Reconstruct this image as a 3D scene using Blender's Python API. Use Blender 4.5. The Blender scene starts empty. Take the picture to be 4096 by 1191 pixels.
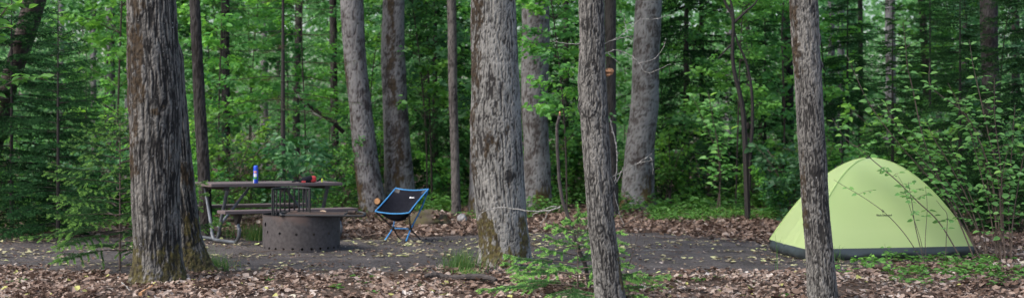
import bpy, math, random
import numpy as np
from mathutils import Vector, Matrix, Euler

PI = math.pi
rng = np.random.RandomState(7)
random.seed(7)
scene = bpy.context.scene
COL = scene.collection

# ------------------------------------------------------------------ camera
CAMH, FPX, CX, HY = 1.5, 4096 * 50.0 / 36.0, 2048.0, 489.0


def P(px, py, d):
    """point seen at photo pixel px,py lying d metres in front of the lens"""
    return np.array([(px - CX) / FPX * d, d, CAMH + (HY - py) / FPX * d])


def G(px, py):
    """ground point seen at photo pixel"""
    d = CAMH * FPX / (py - HY)
    return np.array([(px - CX) / FPX * d, d, 0.0])


# ------------------------------------------------------------------ noise
def _h(ix, iy, iz, k):
    with np.errstate(over='ignore'):
        n = (ix.astype(np.int64) * 374761393 + iy.astype(np.int64) * 668265263 + iz.astype(np.int64) * 1440662683 + k * 974634777) & 0xffffffff
        n = ((n ^ (n >> 13)) * 1274126177) & 0xffffffff
        n = ((n ^ (n >> 16)) * 2246822519) & 0xffffffff
        n = n ^ (n >> 15)
    return (n & 0xffffff) / float(0x1000000)


def vnoise(p, k=0):
    i = np.floor(p).astype(np.int64)
    f = p - i
    f = f * f * (3 - 2 * f)
    r = 0
    for dx in (0, 1):
        wx = f[:, 0] if dx else 1 - f[:, 0]
        for dy in (0, 1):
            wy = f[:, 1] if dy else 1 - f[:, 1]
            for dz in (0, 1):
                wz = f[:, 2] if dz else 1 - f[:, 2]
                r = r + wx * wy * wz * _h(i[:, 0] + dx, i[:, 1] + dy, i[:, 2] + dz, k)
    return r


def fbm(p, o=3, k=0):
    a, s, t = 1.0, 0, 0
    for j in range(o):
        s = s + a * vnoise(p * (2.03 ** j) + j * 17.3, k + j)
        t += a
        a *= .5
    return s / t


def voro(p, k=0):
    i = np.floor(p).astype(np.int64)
    f1 = np.full(len(p), 9.0)
    f2 = np.full(len(p), 9.0)
    cid = np.zeros(len(p))
    for dx in (-1, 0, 1):
        for dy in (-1, 0, 1):
            for dz in (-1, 0, 1):
                a, b, c = i[:, 0] + dx, i[:, 1] + dy, i[:, 2] + dz
                q = np.stack([a + _h(a, b, c, k), b + _h(a, b, c, k + 1), c + _h(a, b, c, k + 2)], 1)
                dd = np.sqrt(((p - q) ** 2).sum(1))
                near = dd < f1
                f2 = np.where(near, f1, np.minimum(f2, dd))
                cid = np.where(near, _h(a, b, c, k + 5), cid)
                f1 = np.where(near, dd, f1)
    return f1, f2, cid


def sstep(a, b, x):
    t = np.clip((x - a) / (b - a), 0, 1)
    return t * t * (3 - 2 * t)


# ------------------------------------------------------------------ ground height
def gz(x, y):
    x = np.atleast_1d(np.asarray(x, float))
    y = np.atleast_1d(np.asarray(y, float))
    p = np.stack([x * .9, y * .9, x * 0], 1)
    q = np.stack([x * 4, y * 4, x * 0 + 5], 1)
    return (vnoise(p, 3) - .5) * .02 + (vnoise(q, 9) - .5) * .010


def gz1(x, y):
    return float(gz(x, y)[0])


PAD = [G(*q)[:2] for q in [(-1500, 1062), (0, 1066), (500, 1098), (900, 1082), (1500, 1084), (2100, 1094), (2500, 1100), (2900, 1095), (3300, 1082),
                           (3560, 1066), (3760, 1050), (3760, 1000), (3300, 985), (3060, 968), (2850, 945), (2640, 930), (2300, 926), (1950, 934), (1700, 946), (1480, 958), (1300, 955),
                           (1050, 950), (760, 946), (400, 952), (0, 950), (-1500, 946)]]


def pad_dist(x, y):
    """signed distance to the bare dirt clearing, positive inside"""
    x = np.asarray(x, float)
    y = np.asarray(y, float)
    best = np.full(x.shape, 1e9)
    inside = np.zeros(x.shape, bool)
    n = len(PAD)
    for i in range(n):
        a, b = PAD[i], PAD[(i + 1) % n]
        ex, ey = b - a
        t = np.clip(((x - a[0]) * ex + (y - a[1]) * ey) / (ex * ex + ey * ey), 0, 1)
        best = np.minimum(best, np.hypot(x - a[0] - t * ex, y - a[1] - t * ey))
        cond = ((a[1] > y) != (b[1] > y))
        xi = (b[0] - a[0]) * (y - a[1]) / (b[1] - a[1] + 1e-12) + a[0]
        inside ^= cond & (x < xi)
    return np.where(inside, best, -best)


# ------------------------------------------------------------------ materials
def newmat(name):
    m = bpy.data.materials.new(name)
    m.use_nodes = True
    nt = m.node_tree
    nt.nodes.clear()
    return m, nt, nt.nodes, nt.links


def N(nodes, t, **kw):
    n = nodes.new(t)
    for k, v in kw.items():
        if k in n.inputs.keys() if isinstance(k, str) else False:
            n.inputs[k].default_value = v
        else:
            setattr(n, k, v)
    return n


def rgba(c):
    return (c[0], c[1], c[2], 1)


def ramp(nodes, stops):
    r = nodes.new('ShaderNodeValToRGB')
    e = r.color_ramp.elements
    while len(e) < len(stops):
        e.new(.5)
    for el, (p, c) in zip(e, stops):
        el.position = p
        el.color = rgba(c)
    return r


def mix(nodes, links, fac, a, b, mode='MIX'):
    m = nodes.new('ShaderNodeMix')
    m.data_type = 'RGBA'
    m.blend_type = mode
    for s, v in ((0, fac), (6, a), (7, b)):
        if hasattr(v, 'links') or hasattr(v, 'is_linked'):
            links.new(v, m.inputs[s])
        else:
            m.inputs[s].default_value = v if s == 0 else rgba(v)
    return m.outputs[2]


def pbr(name, col, rough=.6, metal=0.0, var=.25, scale=20, bump=0.0, col2=None, spec=.5, stretch=(1, 1, 1)):
    m, nt, nd, lk = newmat(name)
    out = nd.new('ShaderNodeOutputMaterial')
    b = nd.new('ShaderNodeBsdfPrincipled')
    lk.new(b.outputs[0], out.inputs[0])
    tc = nd.new('ShaderNodeTexCoord')
    mp = nd.new('ShaderNodeMapping')
    mp.inputs['Scale'].default_value = stretch
    lk.new(tc.outputs['Object'], mp.inputs[0])
    nz = nd.new('ShaderNodeTexNoise')
    nz.inputs['Scale'].default_value = scale
    nz.inputs['Detail'].default_value = 6
    lk.new(mp.outputs[0], nz.inputs[0])
    c2 = col2 if col2 else tuple(c * (1 - var) for c in col)
    r = ramp(nd, [(.35, c2), (.65, col)])
    lk.new(nz.outputs[0], r.inputs[0])
    lk.new(r.outputs[0], b.inputs['Base Color'])
    b.inputs['Roughness'].default_value = rough
    b.inputs['Metallic'].default_value = metal
    b.inputs['Specular IOR Level'].default_value = spec
    if bump:
        bp = nd.new('ShaderNodeBump')
        bp.inputs['Strength'].default_value = bump
        bp.inputs['Distance'].default_value = .01
        lk.new(nz.outputs[0], bp.inputs['Height'])
        lk.new(bp.outputs[0], b.inputs['Normal'])
    return m


def bark_mat(name, light, dark, moss1, moss2, lichen=(.27, .275, .27), lich=.66):
    m, nt, nd, lk = newmat(name)
    out = nd.new('ShaderNodeOutputMaterial')
    b = nd.new('ShaderNodeBsdfPrincipled')
    b.inputs['Roughness'].default_value = .9
    b.inputs['Specular IOR Level'].default_value = .25
    lk.new(b.outputs[0], out.inputs[0])
    at = nd.new('ShaderNodeAttribute')
    at.attribute_name = 'bark'
    mo = nd.new('ShaderNodeAttribute')
    mo.attribute_name = 'moss'
    tc = nd.new('ShaderNodeTexCoord')
    mp = nd.new('ShaderNodeMapping')
    mp.inputs['Scale'].default_value = (1, 1, .3)
    lk.new(tc.outputs['Object'], mp.inputs[0])
    nz = nd.new('ShaderNodeTexNoise')
    nz.inputs['Scale'].default_value = 70
    nz.inputs['Detail'].default_value = 5
    nz.inputs['Roughness'].default_value = .7
    lk.new(mp.outputs[0], nz.inputs[0])
    ad = nd.new('ShaderNodeMath')
    ad.operation = 'MULTIPLY_ADD'
    lk.new(nz.outputs[0], ad.inputs[0])
    ad.inputs[1].default_value = .6
    sb = nd.new('ShaderNodeMath')
    sb.operation = 'SUBTRACT'
    lk.new(at.outputs['Fac'], sb.inputs[0])
    sb.inputs[1].default_value = .3
    lk.new(sb.outputs[0], ad.inputs[2])
    mid = tuple((a * .5 + c * .5) for a, c in zip(light, dark))
    r = ramp(nd, [(.12, dark), (.42, mid), (.72, light), (1.0, tuple(min(1, c * 1.25) for c in light))])
    lk.new(ad.outputs[0], r.inputs[0])
    # lichen spots
    n2 = nd.new('ShaderNodeTexNoise')
    n2.inputs['Scale'].default_value = 20
    n2.inputs['Detail'].default_value = 6
    n2.inputs['Roughness'].default_value = .75
    lk.new(tc.outputs['Object'], n2.inputs[0])
    r2 = ramp(nd, [(lich, (0, 0, 0)), (lich + .05, (.75, .75, .75))])
    lk.new(n2.outputs[0], r2.inputs[0])
    c1 = mix(nd, lk, r2.outputs[0], r.outputs[0], lichen)
    n3 = nd.new('ShaderNodeTexNoise')
    n3.inputs['Scale'].default_value = 25
    n3.inputs['Detail'].default_value = 4
    lk.new(tc.outputs['Object'], n3.inputs[0])
    rm = ramp(nd, [(.35, moss1), (.65, moss2)])
    lk.new(n3.outputs[0], rm.inputs[0])
    # dry brown growth higher up, greener cushion near the roots
    sz = nd.new('ShaderNodeSeparateXYZ')
    lk.new(tc.outputs['Object'], sz.inputs[0])
    rz_ = ramp(nd, [(.45, (0, 0, 0)), (.75, (1, 1, 1))])
    lk.new(sz.outputs['Z'], rz_.inputs[0])
    rb = ramp(nd, [(.35, (.020, .014, .009)), (.65, (.046, .030, .015))])
    lk.new(n3.outputs[0], rb.inputs[0])
    mcol = mix(nd, lk, rz_.outputs[0], rm.outputs[0], rb.outputs[0])
    c2 = mix(nd, lk, mo.outputs['Fac'], c1, mcol)
    lk.new(c2, b.inputs['Base Color'])
    bp = nd.new('ShaderNodeBump')
    bp.inputs['Strength'].default_value = .8
    bp.inputs['Distance'].default_value = .012
    lk.new(ad.outputs[0], bp.inputs['Height'])
    lk.new(bp.outputs[0], b.inputs['Normal'])
    return m


def leaf_mat(name, stops, trans=.4, rough=.55, objvar=.25, gloss=.018):
    """thin leaf: diffuse + translucent + a waxy reflection, colour from the leaf's own tint"""
    m, nt, nd, lk = newmat(name)
    out = nd.new('ShaderNodeOutputMaterial')
    at = nd.new('ShaderNodeAttribute')
    at.attribute_name = 'tint'
    r = ramp(nd, stops)
    lk.new(at.outputs['Fac'], r.inputs[0])
    oi = nd.new('ShaderNodeObjectInfo')
    hs = nd.new('ShaderNodeHueSaturation')
    mr = nd.new('ShaderNodeMapRange')
    mr.inputs['To Min'].default_value = 1 - objvar
    mr.inputs['To Max'].default_value = 1 + objvar
    lk.new(oi.outputs['Random'], mr.inputs[0])
    lk.new(mr.outputs[0], hs.inputs['Value'])
    lk.new(r.outputs[0], hs.inputs['Color'])
    d = nd.new('ShaderNodeBsdfDiffuse')
    t = nd.new('ShaderNodeBsdfTranslucent')
    lk.new(hs.outputs[0], d.inputs[0])
    g2 = nd.new('ShaderNodeHueSaturation')
    g2.inputs['Hue'].default_value = .485
    g2.inputs['Saturation'].default_value = 1.1
    g2.inputs['Value'].default_value = 1.5
    lk.new(hs.outputs[0], g2.inputs['Color'])
    lk.new(g2.outputs[0], t.inputs[0])
    mx = nd.new('ShaderNodeMixShader')
    mx.inputs[0].default_value = trans
    lk.new(d.outputs[0], mx.inputs[1])
    lk.new(t.outputs[0], mx.inputs[2])
    g = nd.new('ShaderNodeBsdfGlossy')
    g.inputs['Roughness'].default_value = rough
    m2 = nd.new('ShaderNodeMixShader')
    m2.inputs[0].default_value = gloss
    lk.new(mx.outputs[0], m2.inputs[1])
    lk.new(g.outputs[0], m2.inputs[2])
    lk.new(m2.outputs[0], out.inputs[0])
    return m


M = {}
M['bark_furrow'] = bark_mat('bark_furrowed', (.122, .116, .107), (.013, .012, .0115), (.024, .019, .009), (.070, .060, .017), lich=.62)
M['bark_pale'] = bark_mat('bark_pale_plated', (.186, .181, .169), (.026, .024, .023), (.04, .026, .011), (.085, .072, .018), lich=.64)
M['bark_scaly'] = bark_mat('bark_scaly', (.132, .127, .118), (.018, .017, .0165), (.035, .027, .012), (.07, .06, .018), lich=.64)
M['bark_poplar'] = bark_mat('bark_grey_poplar', (.162, .160, .163), (.05, .042, .04), (.05, .028, .013), (.07, .058, .014), lich=.73)
M['bark_dim'] = bark_mat('bark_dim_poplar', (.138, .134, .138), (.036, .03, .03), (.05, .026, .012), (.06, .045, .014), lich=.70)
M['bark_mid'] = bark_mat('bark_mid_brown', (.095, .085, .08), (.02, .017, .016), (.04, .03, .01), (.05, .05, .015), lich=.68)
M['bark_dark'] = bark_mat('bark_dark', (.042, .038, .037), (.012, .010, .009), (.03, .025, .01), (.05, .05, .015), lich=.69)
M['bark_brown'] = bark_mat('bark_brown', (.05, .042, .036), (.014, .011, .01), (.03, .025, .01), (.05, .05, .015), lich=.72)
M['bark_grey'] = bark_mat('bark_thin_grey', (.15, .148, .155), (.05, .045, .043), (.04, .03, .01), (.05, .05, .015), lich=.70)
M['twig'] = pbr('twig_bark', (.11, .08, .065), .85, scale=60, var=.5)
M['twig_pale'] = pbr('twig_lichen_grey', (.33, .32, .30), .9, scale=60, var=.75)
M['twig_dark'] = pbr('twig_dark', (.07, .055, .05), .85, scale=60, var=.5)
GR = [(0, (.038, .125, .04)), (.5, (.080, .24, .055)), (1, (.15, .36, .068))]
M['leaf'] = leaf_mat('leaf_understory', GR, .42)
M['leaf_far'] = leaf_mat('leaf_far', [(0, (.055, .16, .06)), (.5, (.115, .295, .095)), (1, (.20, .41, .17))], .5)  # far foliage colour lifted paler, standing in for haze
M['leaf_bright'] = leaf_mat('leaf_fresh', [(0, (.075, .19, .045)), (.6, (.13, .30, .065)), (1, (.2, .42, .07))], .42)
M['leaf_shrub'] = leaf_mat('leaf_shrub', [(0, (.11, .28, .08)), (.6, (.20, .45, .13)), (1, (.32, .60, .14))], .45, gloss=.03)
M['leaf_blue'] = leaf_mat('leaf_shaded', [(0, (.04, .12, .055)), (1, (.09, .23, .09))], .4, gloss=.03)  # blue-green skylight tint of shaded leaves put into the colour
M['herb'] = leaf_mat('herb_leaf', [(0, (.045, .13, .03)), (1, (.12, .27, .06))], .35)
M['grass'] = leaf_mat('grass_blade', [(0, (.06, .15, .03)), (.8, (.11, .24, .06)), (1, (.3, .28, .1))], .35)
M['needle'] = leaf_mat('needles_dark', [(0, (.012, .035, .015)), (.6, (.024, .066, .025)), (1, (.08, .19, .045))], .15, gloss=.0)
M['needle_young'] = leaf_mat('needles_young', [(0, (.03, .075, .03)), (.5, (.055, .14, .042)), (1, (.19, .37, .09))], .2, gloss=.01)
M['needle_fresh'] = leaf_mat('needles_fresh', [(0, (.035, .085, .035)), (.4, (.075, .18, .055)), (1, (.22, .42, .11))], .22, gloss=.01)
M['needle_dry'] = leaf_mat('needles_thin', [(0, (.10, .055, .03)), (.4, (.05, .07, .03)), (1, (.07, .16, .06))], .15)
M['litter'] = leaf_mat('dead_leaves', [(0, (.040, .025, .018)), (.25, (.115, .073, .053)), (.55, (.22, .160, .128)), (.8, (.33, .270, .232)), (.93, (.47, .43, .40)), (1, (.30, .30, .10))], .1, objvar=0, gloss=.02)
M['chips'] = leaf_mat('fallen_petals', [(0, (.10, .075, .06)), (.4, (.28, .25, .17)), (.8, (.42, .42, .22)), (1, (.25, .36, .10))], .1, objvar=0)
M['steel'] = pbr('galvanised_pipe', (.15, .165, .185), .5, .6, scale=12, var=.35)
M['wood'] = pbr('brown_painted_plank', (.125, .095, .095), .6, scale=9, var=.35, stretch=(.3, 6, 6), bump=.3)
M['bracket'] = pbr('brown_bracket', (.03, .022, .02), .6)
M['black'] = pbr('black_iron', (.022, .022, .024), .6, .3, scale=30)
M['rusty'] = pbr('rusty_iron', (.060, .037, .030), .9, scale=25, col2=(.024, .020, .019), bump=.4)
M['blue'] = pbr('blue_anodised', (.03, .20, .46), .4, .3, var=.1)
M['bluecloth'] = pbr('blue_webbing', (.035, .20, .44), .8, var=.15)
M['pole_black'] = pbr('black_pole', (.02, .021, .024), .45, .2)
M['plastic'] = pbr('black_plastic', (.012, .012, .013), .5)
M['white'] = pbr('white_print', (.75, .76, .8), .6, var=.05)
M['can_blue'] = pbr('blue_can', (.015, .07, .55), .3, var=.1)
M['can_white'] = pbr('white_label', (.6, .62, .68), .5, var=.3, scale=60)
M['can_orange'] = pbr('orange_label', (.6, .26, .17), .5, var=.2, scale=80)
M['can_green'] = pbr('green_label', (.03, .26, .05), .5, var=.3, scale=80)
M['red'] = pbr('red_nylon', (.36, .025, .03), .7, var=.3)
M['lime'] = pbr('lime_strap', (.42, .52, .04), .6)
M['fabric_black'] = pbr('black_nylon', (.011, .012, .018), .9, var=.3, scale=30, spec=.08)
M['soot_shade'] = pbr('soot_shade', (.012, .011, .011), .9)  # sooty inner wall, painted black so the drum holes read as shade
M['ash'] = pbr('ash', (.12, .11, .11), .95, scale=15, bump=.5)
M['cutwood'] = pbr('cut_wood', (.42, .22, .10), .8, scale=30, var=.4)
M['fungus'] = pbr('orange_wood', (.42, .21, .10), .8, scale=45, var=.5, bump=.6)
M['stone'] = pbr('grey_stone', (.25, .25, .26), .85, scale=18, var=.4, bump=.5)
M['mound'] = pbr('mossy_soil', (.06, .045, .034), .95, scale=9, col2=(.05, .046, .012), bump=1.0)
M['deadwood'] = pbr('dead_wood_dark', (.05, .042, .04), .9, scale=20, var=.5, bump=.6, stretch=(1, 1, 1))
M['tent_floor'] = pbr('dark_grey_coated_nylon', (.036, .046, .050), .42, scale=5, var=.2)
M['print'] = pbr('dark_print', (.03, .05, .03), .7)


def tent_mat():
    m, nt, nd, lk = newmat('lime_ripstop_nylon')
    out = nd.new('ShaderNodeOutputMaterial')
    tc = nd.new('ShaderNodeTexCoord')
    nz = nd.new('ShaderNodeTexNoise')
    nz.inputs['Scale'].default_value = 2.2
    nz.inputs['Detail'].default_value = 5
    lk.new(tc.outputs['Object'], nz.inputs[0])
    r = ramp(nd, [(.3, (.54, .67, .31)), (.7, (.58, .71, .335))])
    lk.new(nz.outputs[0], r.inputs[0])
    b = nd.new('ShaderNodeBsdfPrincipled')
    b.inputs['Roughness'].default_value = .5
    b.inputs['Specular IOR Level'].default_value = .3
    lk.new(r.outputs[0], b.inputs['Base Color'])
    t = nd.new('ShaderNodeBsdfTranslucent')
    t.inputs[0].default_value = (.62, .82, .32, 1)
    mx = nd.new('ShaderNodeMixShader')
    mx.inputs[0].default_value = .40
    lk.new(b.outputs[0], mx.inputs[1])
    lk.new(t.outputs[0], mx.inputs[2])
    lk.new(mx.outputs[0], out.inputs[0])
    return m


M['tent'] = tent_mat()


def drum_mat():
    m, nt, nd, lk = newmat('weathered_steel_drum')
    out = nd.new('ShaderNodeOutputMaterial')
    b = nd.new('ShaderNodeBsdfPrincipled')
    lk.new(b.outputs[0], out.inputs[0])
    b.inputs['Roughness'].default_value = .7
    b.inputs['Metallic'].default_value = .25
    tc = nd.new('ShaderNodeTexCoord')
    sp = nd.new('ShaderNodeSeparateXYZ')
    lk.new(tc.outputs['Object'], sp.inputs[0])
    nz = nd.new('ShaderNodeTexNoise')
    nz.inputs['Scale'].default_value = 3.5
    nz.inputs['Detail'].default_value = 8
    lk.new(tc.outputs['Object'], nz.inputs[0])
    n2 = nd.new('ShaderNodeTexNoise')
    n2.inputs['Scale'].default_value = 25
    n2.inputs['Detail'].default_value = 6
    lk.new(tc.outputs['Object'], n2.inputs[0])
    base = ramp(nd, [(.3, (.045, .039, .040)), (.7, (.080, .071, .072))])
    lk.new(n2.outputs[0], base.inputs[0])
    ma = nd.new('ShaderNodeMath')
    ma.operation = 'MULTIPLY_ADD'
    lk.new(sp.outputs['Z'], ma.inputs[0])
    ma.inputs[1].default_value = 1.6
    lk.new(nz.outputs[0], ma.inputs[2])
    rr = ramp(nd, [(.97, (0, 0, 0)), (1.0, (0, 0, 0))])
    rr.color_ramp.elements[0].position = .86
    rr.color_ramp.elements[1].position = 1.0
    rr.color_ramp.elements[1].color = (.8, .8, .8, 1)
    sc = nd.new('ShaderNodeMath')
    sc.operation = 'MULTIPLY'
    sc.inputs[1].default_value = .8
    lk.new(ma.outputs[0], sc.inputs[0])
    lk.new(sc.outputs[0], rr.inputs[0])
    c = mix(nd, lk, rr.outputs[0], base.outputs[0], (.105, .072, .062))
    lk.new(c, b.inputs['Base Color'])
    return m


M['drum'] = drum_mat()


def ground_mat():
    m, nt, nd, lk = newmat('forest_ground')
    out = nd.new('ShaderNodeOutputMaterial')
    b = nd.new('ShaderNodeBsdfPrincipled')
    b.inputs['Roughness'].default_value = .95
    b.inputs['Specular IOR Level'].default_value = .2
    lk.new(b.outputs[0], out.inputs[0])
    at = nd.new('ShaderNodeAttribute')
    at.attribute_name = 'pad'
    tc = nd.new('ShaderNodeTexCoord')
    n1 = nd.new('ShaderNodeTexNoise')
    n1.inputs['Scale'].default_value = 2.2
    n1.inputs['Detail'].default_value = 8
    n1.inputs['Roughness'].default_value = .65
    lk.new(tc.outputs['Object'], n1.inputs[0])
    n2 = nd.new('ShaderNodeTexNoise')
    n2.inputs['Scale'].default_value = 38
    n2.inputs['Detail'].default_value = 6
    n2.inputs['Roughness'].default_value = .75
    lk.new(tc.outputs['Object'], n2.inputs[0])
    r1 = ramp(nd, [(.3, (.042, .037, .036)), (.5, (.078, .070, .069)), (.72, (.118, .106, .103))])
    lk.new(n1.outputs[0], r1.inputs[0])
    r2 = ramp(nd, [(.3, (.35, .34, .34)), (.55, (1.1, 1.1, 1.1)), (.68, (2.6, 2.5, 2.35))])
    lk.new(n2.outputs[0], r2.inputs[0])
    dirt = mix(nd, lk, 1.0, r1.outputs[0], r2.outputs[0], 'MULTIPLY')
    r3 = ramp(nd, [(.3, (.045, .030, .022)), (.7, (.11, .08, .062))])
    lk.new(n2.outputs[0], r3.inputs[0])
    ad = nd.new('ShaderNodeMath')
    ad.operation = 'MULTIPLY_ADD'
    lk.new(n1.outputs[0], ad.inputs[0])
    ad.inputs[1].default_value = .8
    ad2 = nd.new('ShaderNodeMath')
    ad2.operation = 'SUBTRACT'
    lk.new(at.outputs['Fac'], ad2.inputs[0])
    ad2.inputs[1].default_value = .4
    lk.new(ad2.outputs[0], ad.inputs[2])
    rp = ramp(nd, [(.42, (0, 0, 0)), (.58, (1, 1, 1))])
    lk.new(ad.outputs[0], rp.inputs[0])
    c = mix(nd, lk, rp.outputs[0], r3.outputs[0], dirt)
    lk.new(c, b.inputs['Base Color'])
    bp = nd.new('ShaderNodeBump')
    bp.inputs['Strength'].default_value = 1.0
    bp.inputs['Distance'].default_value = .03
    lk.new(n2.outputs[0], bp.inputs['Height'])
    lk.new(bp.outputs[0], b.inputs['Normal'])
    return m


M['ground'] = ground_mat()


# ------------------------------------------------------------------ mesh building
class MB:
    def __init__(self):
        self.v, self.f, self.a, self.n = [], [], [], 0
        self.at = {}

    def add(self, V, F, **attrs):
        V = np.asarray(V, float).reshape(-1, 3)
        F = np.asarray(F, np.int64)
        self.v.append(V)
        self.f.append(F + self.n)
        for k in set(self.at) | set(attrs):
            lst = self.at.setdefault(k, [])
            have = sum(len(x) for x in lst)
            if have < self.n:
                lst.append(np.zeros(self.n - have))
            val = attrs.get(k, 0.0)
            lst.append(np.broadcast_to(np.asarray(val, float), (len(V),)).copy())
        self.n += len(V)
        return self

    def build(self, name, m, parent=None, smooth=False):
        me = bpy.data.meshes.new(name)
        if self.n:
            V = np.concatenate(self.v)
            ln = np.concatenate([np.full(len(f), f.shape[1]) for f in self.f])
            li = np.concatenate([f.reshape(-1) for f in self.f])
            me.vertices.add(len(V))
            me.vertices.foreach_set('co', V.reshape(-1).astype(np.float32))
            me.loops.add(len(li))
            me.loops.foreach_set('vertex_index', li.astype(np.int32))
            me.polygons.add(len(ln))
            st = np.concatenate([[0], np.cumsum(ln)[:-1]])
            me.polygons.foreach_set('loop_start', st.astype(np.int32))
            if smooth:
                me.polygons.foreach_set('use_smooth', np.ones(len(ln), bool))
            else:
                me.polygons.foreach_set('use_smooth', np.zeros(len(ln), bool))
            for k, lst in self.at.items():
                a = me.attributes.new(k, 'FLOAT', 'POINT')
                a.data.foreach_set('value', np.concatenate(lst).astype(np.float32))
            me.update(calc_edges=True)
        me.materials.append(M[m] if isinstance(m, str) else m)
        o = bpy.data.objects.new(name, me)
        COL.objects.link(o)
        if parent:
            o.parent = parent
        return o


def grid_faces(nu, nv, wrap=False):
    """verts laid out [u][v]; faces between; wrap in v"""
    u = np.arange(nu - 1)[:, None]
    v = np.arange(nv if wrap else nv - 1)[None, :]
    v2 = (v + 1) % nv
    return np.stack([u * nv + v, u * nv + v2, (u + 1) * nv + v2, (u + 1) * nv + v], -1).reshape(-1, 4)


def smooth_path(pts, sub=4):
    pts = np.asarray(pts, float)
    if len(pts) < 3:
        t = np.linspace(0, 1, sub + 1)[:, None]
        return pts[0] * (1 - t) + pts[-1] * t
    p = np.vstack([2 * pts[0] - pts[1], pts, 2 * pts[-1] - pts[-2]])
    out = []
    for i in range(1, len(p) - 2):
        for t in np.arange(sub) / sub:
            a, b, c, d = p[i - 1], p[i], p[i + 1], p[i + 2]
            out.append(.5 * (2 * b + (c - a) * t + (2 * a - 5 * b + 4 * c - d) * t * t + (3 * b - a - 3 * c + d) * t ** 3))
    out.append(pts[-1])
    return np.array(out)


def nrm(v):
    v = np.asarray(v, float)
    return v / (np.linalg.norm(v, axis=-1, keepdims=True) + 1e-12)


def tube(mb, pts, rad, n=6, cap=True, **attrs):
    pts = np.asarray(pts, float)
    m = len(pts)
    rad = np.broadcast_to(np.asarray(rad, float), (m,)) if np.ndim(rad) == 0 or len(np.atleast_1d(rad)) == m else np.interp(np.linspace(0, 1, m), np.linspace(0, 1, len(rad)), rad)
    T = nrm(np.gradient(pts, axis=0))
    up = np.array([0, 0, 1.0]) if abs(T[0, 2]) < .9 else np.array([1.0, 0, 0])
    u = nrm(np.cross(T[0], up))
    V = []
    th = np.arange(n) * 2 * PI / n
    for i in range(m):
        u = nrm(u - T[i] * np.dot(u, T[i]))
        w = np.cross(T[i], u)
        V.append(pts[i] + rad[i] * (np.cos(th)[:, None] * u + np.sin(th)[:, None] * w))
    V = np.array(V).reshape(-1, 3)
    mb.add(V, grid_faces(m, n, True), **attrs)
    if cap:
        for k, s in ((0, 1), (m - 1, -1)):
            c = len(V)
            ring = V[k * n:(k + 1) * n]
            VV = np.vstack([ring, pts[k]])
            j = np.arange(n)
            F = np.stack([(j + 1) % n, j, np.full(n, n)], 1) if s == 1 else np.stack([j, (j + 1) % n, np.full(n, n)], 1)
            mb.add(VV, F, **attrs)


def box(mb, c, s, R=None, bev=0.0, **attrs):
    """box with chamfered edges"""
    hx, hy, hz = np.asarray(s, float) / 2
    b = min(bev, hx * .9, hy * .9, hz * .9)
    if b <= 0:
        V = np.array([[x, y, z] for x in (-hx, hx) for y in (-hy, hy) for z in (-hz, hz)])
        F = [[0, 1, 3, 2], [4, 6, 7, 5], [0, 4, 5, 1], [2, 3, 7, 6], [0, 2, 6, 4], [1, 5, 7, 3]]
        if R is not None:
            V = V @ np.asarray(R).T
        mb.add(V + np.asarray(c), F, **attrs)
        return
    V, idx = [], {}
    for sx in (-1, 1):
        for sy in (-1, 1):
            for sz in (-1, 1):
                for ax in range(3):
                    p = [sx * (hx - b), sy * (hy - b), sz * (hz - b)]
                    p[ax] += (sx, sy, sz)[ax] * b
                    idx[(sx, sy, sz, ax)] = len(V)
                    V.append(p)
    Q, T3 = [], []
    for ax in range(3):
        o1, o2 = (ax + 1) % 3, (ax + 2) % 3
        for s0 in (-1, 1):
            q = []
            for a, b2 in ((-1, -1), (1, -1), (1, 1), (-1, 1)):
                k = [0, 0, 0]
                k[ax], k[o1], k[o2] = s0, a, b2
                q.append(idx[tuple(k) + (ax,)])
            Q.append(q if s0 > 0 else q[::-1])
    for ax in range(3):
        o1, o2 = (ax + 1) % 3, (ax + 2) % 3
        for a in (-1, 1):
            for b2 in (-1, 1):
                k1 = [0, 0, 0]
                k2 = [0, 0, 0]
                k1[ax], k2[ax] = -1, 1
                k1[o1] = k2[o1] = a
                k1[o2] = k2[o2] = b2
                q = [idx[tuple(k1) + (o1,)], idx[tuple(k2) + (o1,)], idx[tuple(k2) + (o2,)], idx[tuple(k1) + (o2,)]]
                Q.append(q if a * b2 > 0 else q[::-1])
    for sx in (-1, 1):
        for sy in (-1, 1):
            for sz in (-1, 1):
                q = [idx[(sx, sy, sz, a)] for a in range(3)]
                T3.append(q if sx * sy * sz > 0 else q[::-1])
    V = np.array(V)
    if R is not None:
        V = V @ np.asarray(R).T
    n0 = mb.n
    mb.add(V + np.asarray(c), Q, **attrs)
    mb.f.append(np.asarray(T3) + n0)


def lathe(mb, prof, n=32, c=(0, 0, 0), **attrs):
    th = np.arange(n) * 2 * PI / n
    V = np.array([[r * np.cos(th), r * np.sin(th), np.full(n, z)] for r, z in prof]).transpose(0, 2, 1).reshape(-1, 3)
    mb.add(V + np.asarray(c), grid_faces(len(prof), n, True), **attrs)


def rotz(a):
    return np.array([[math.cos(a), -math.sin(a), 0], [math.sin(a), math.cos(a), 0], [0, 0, 1]])


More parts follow.
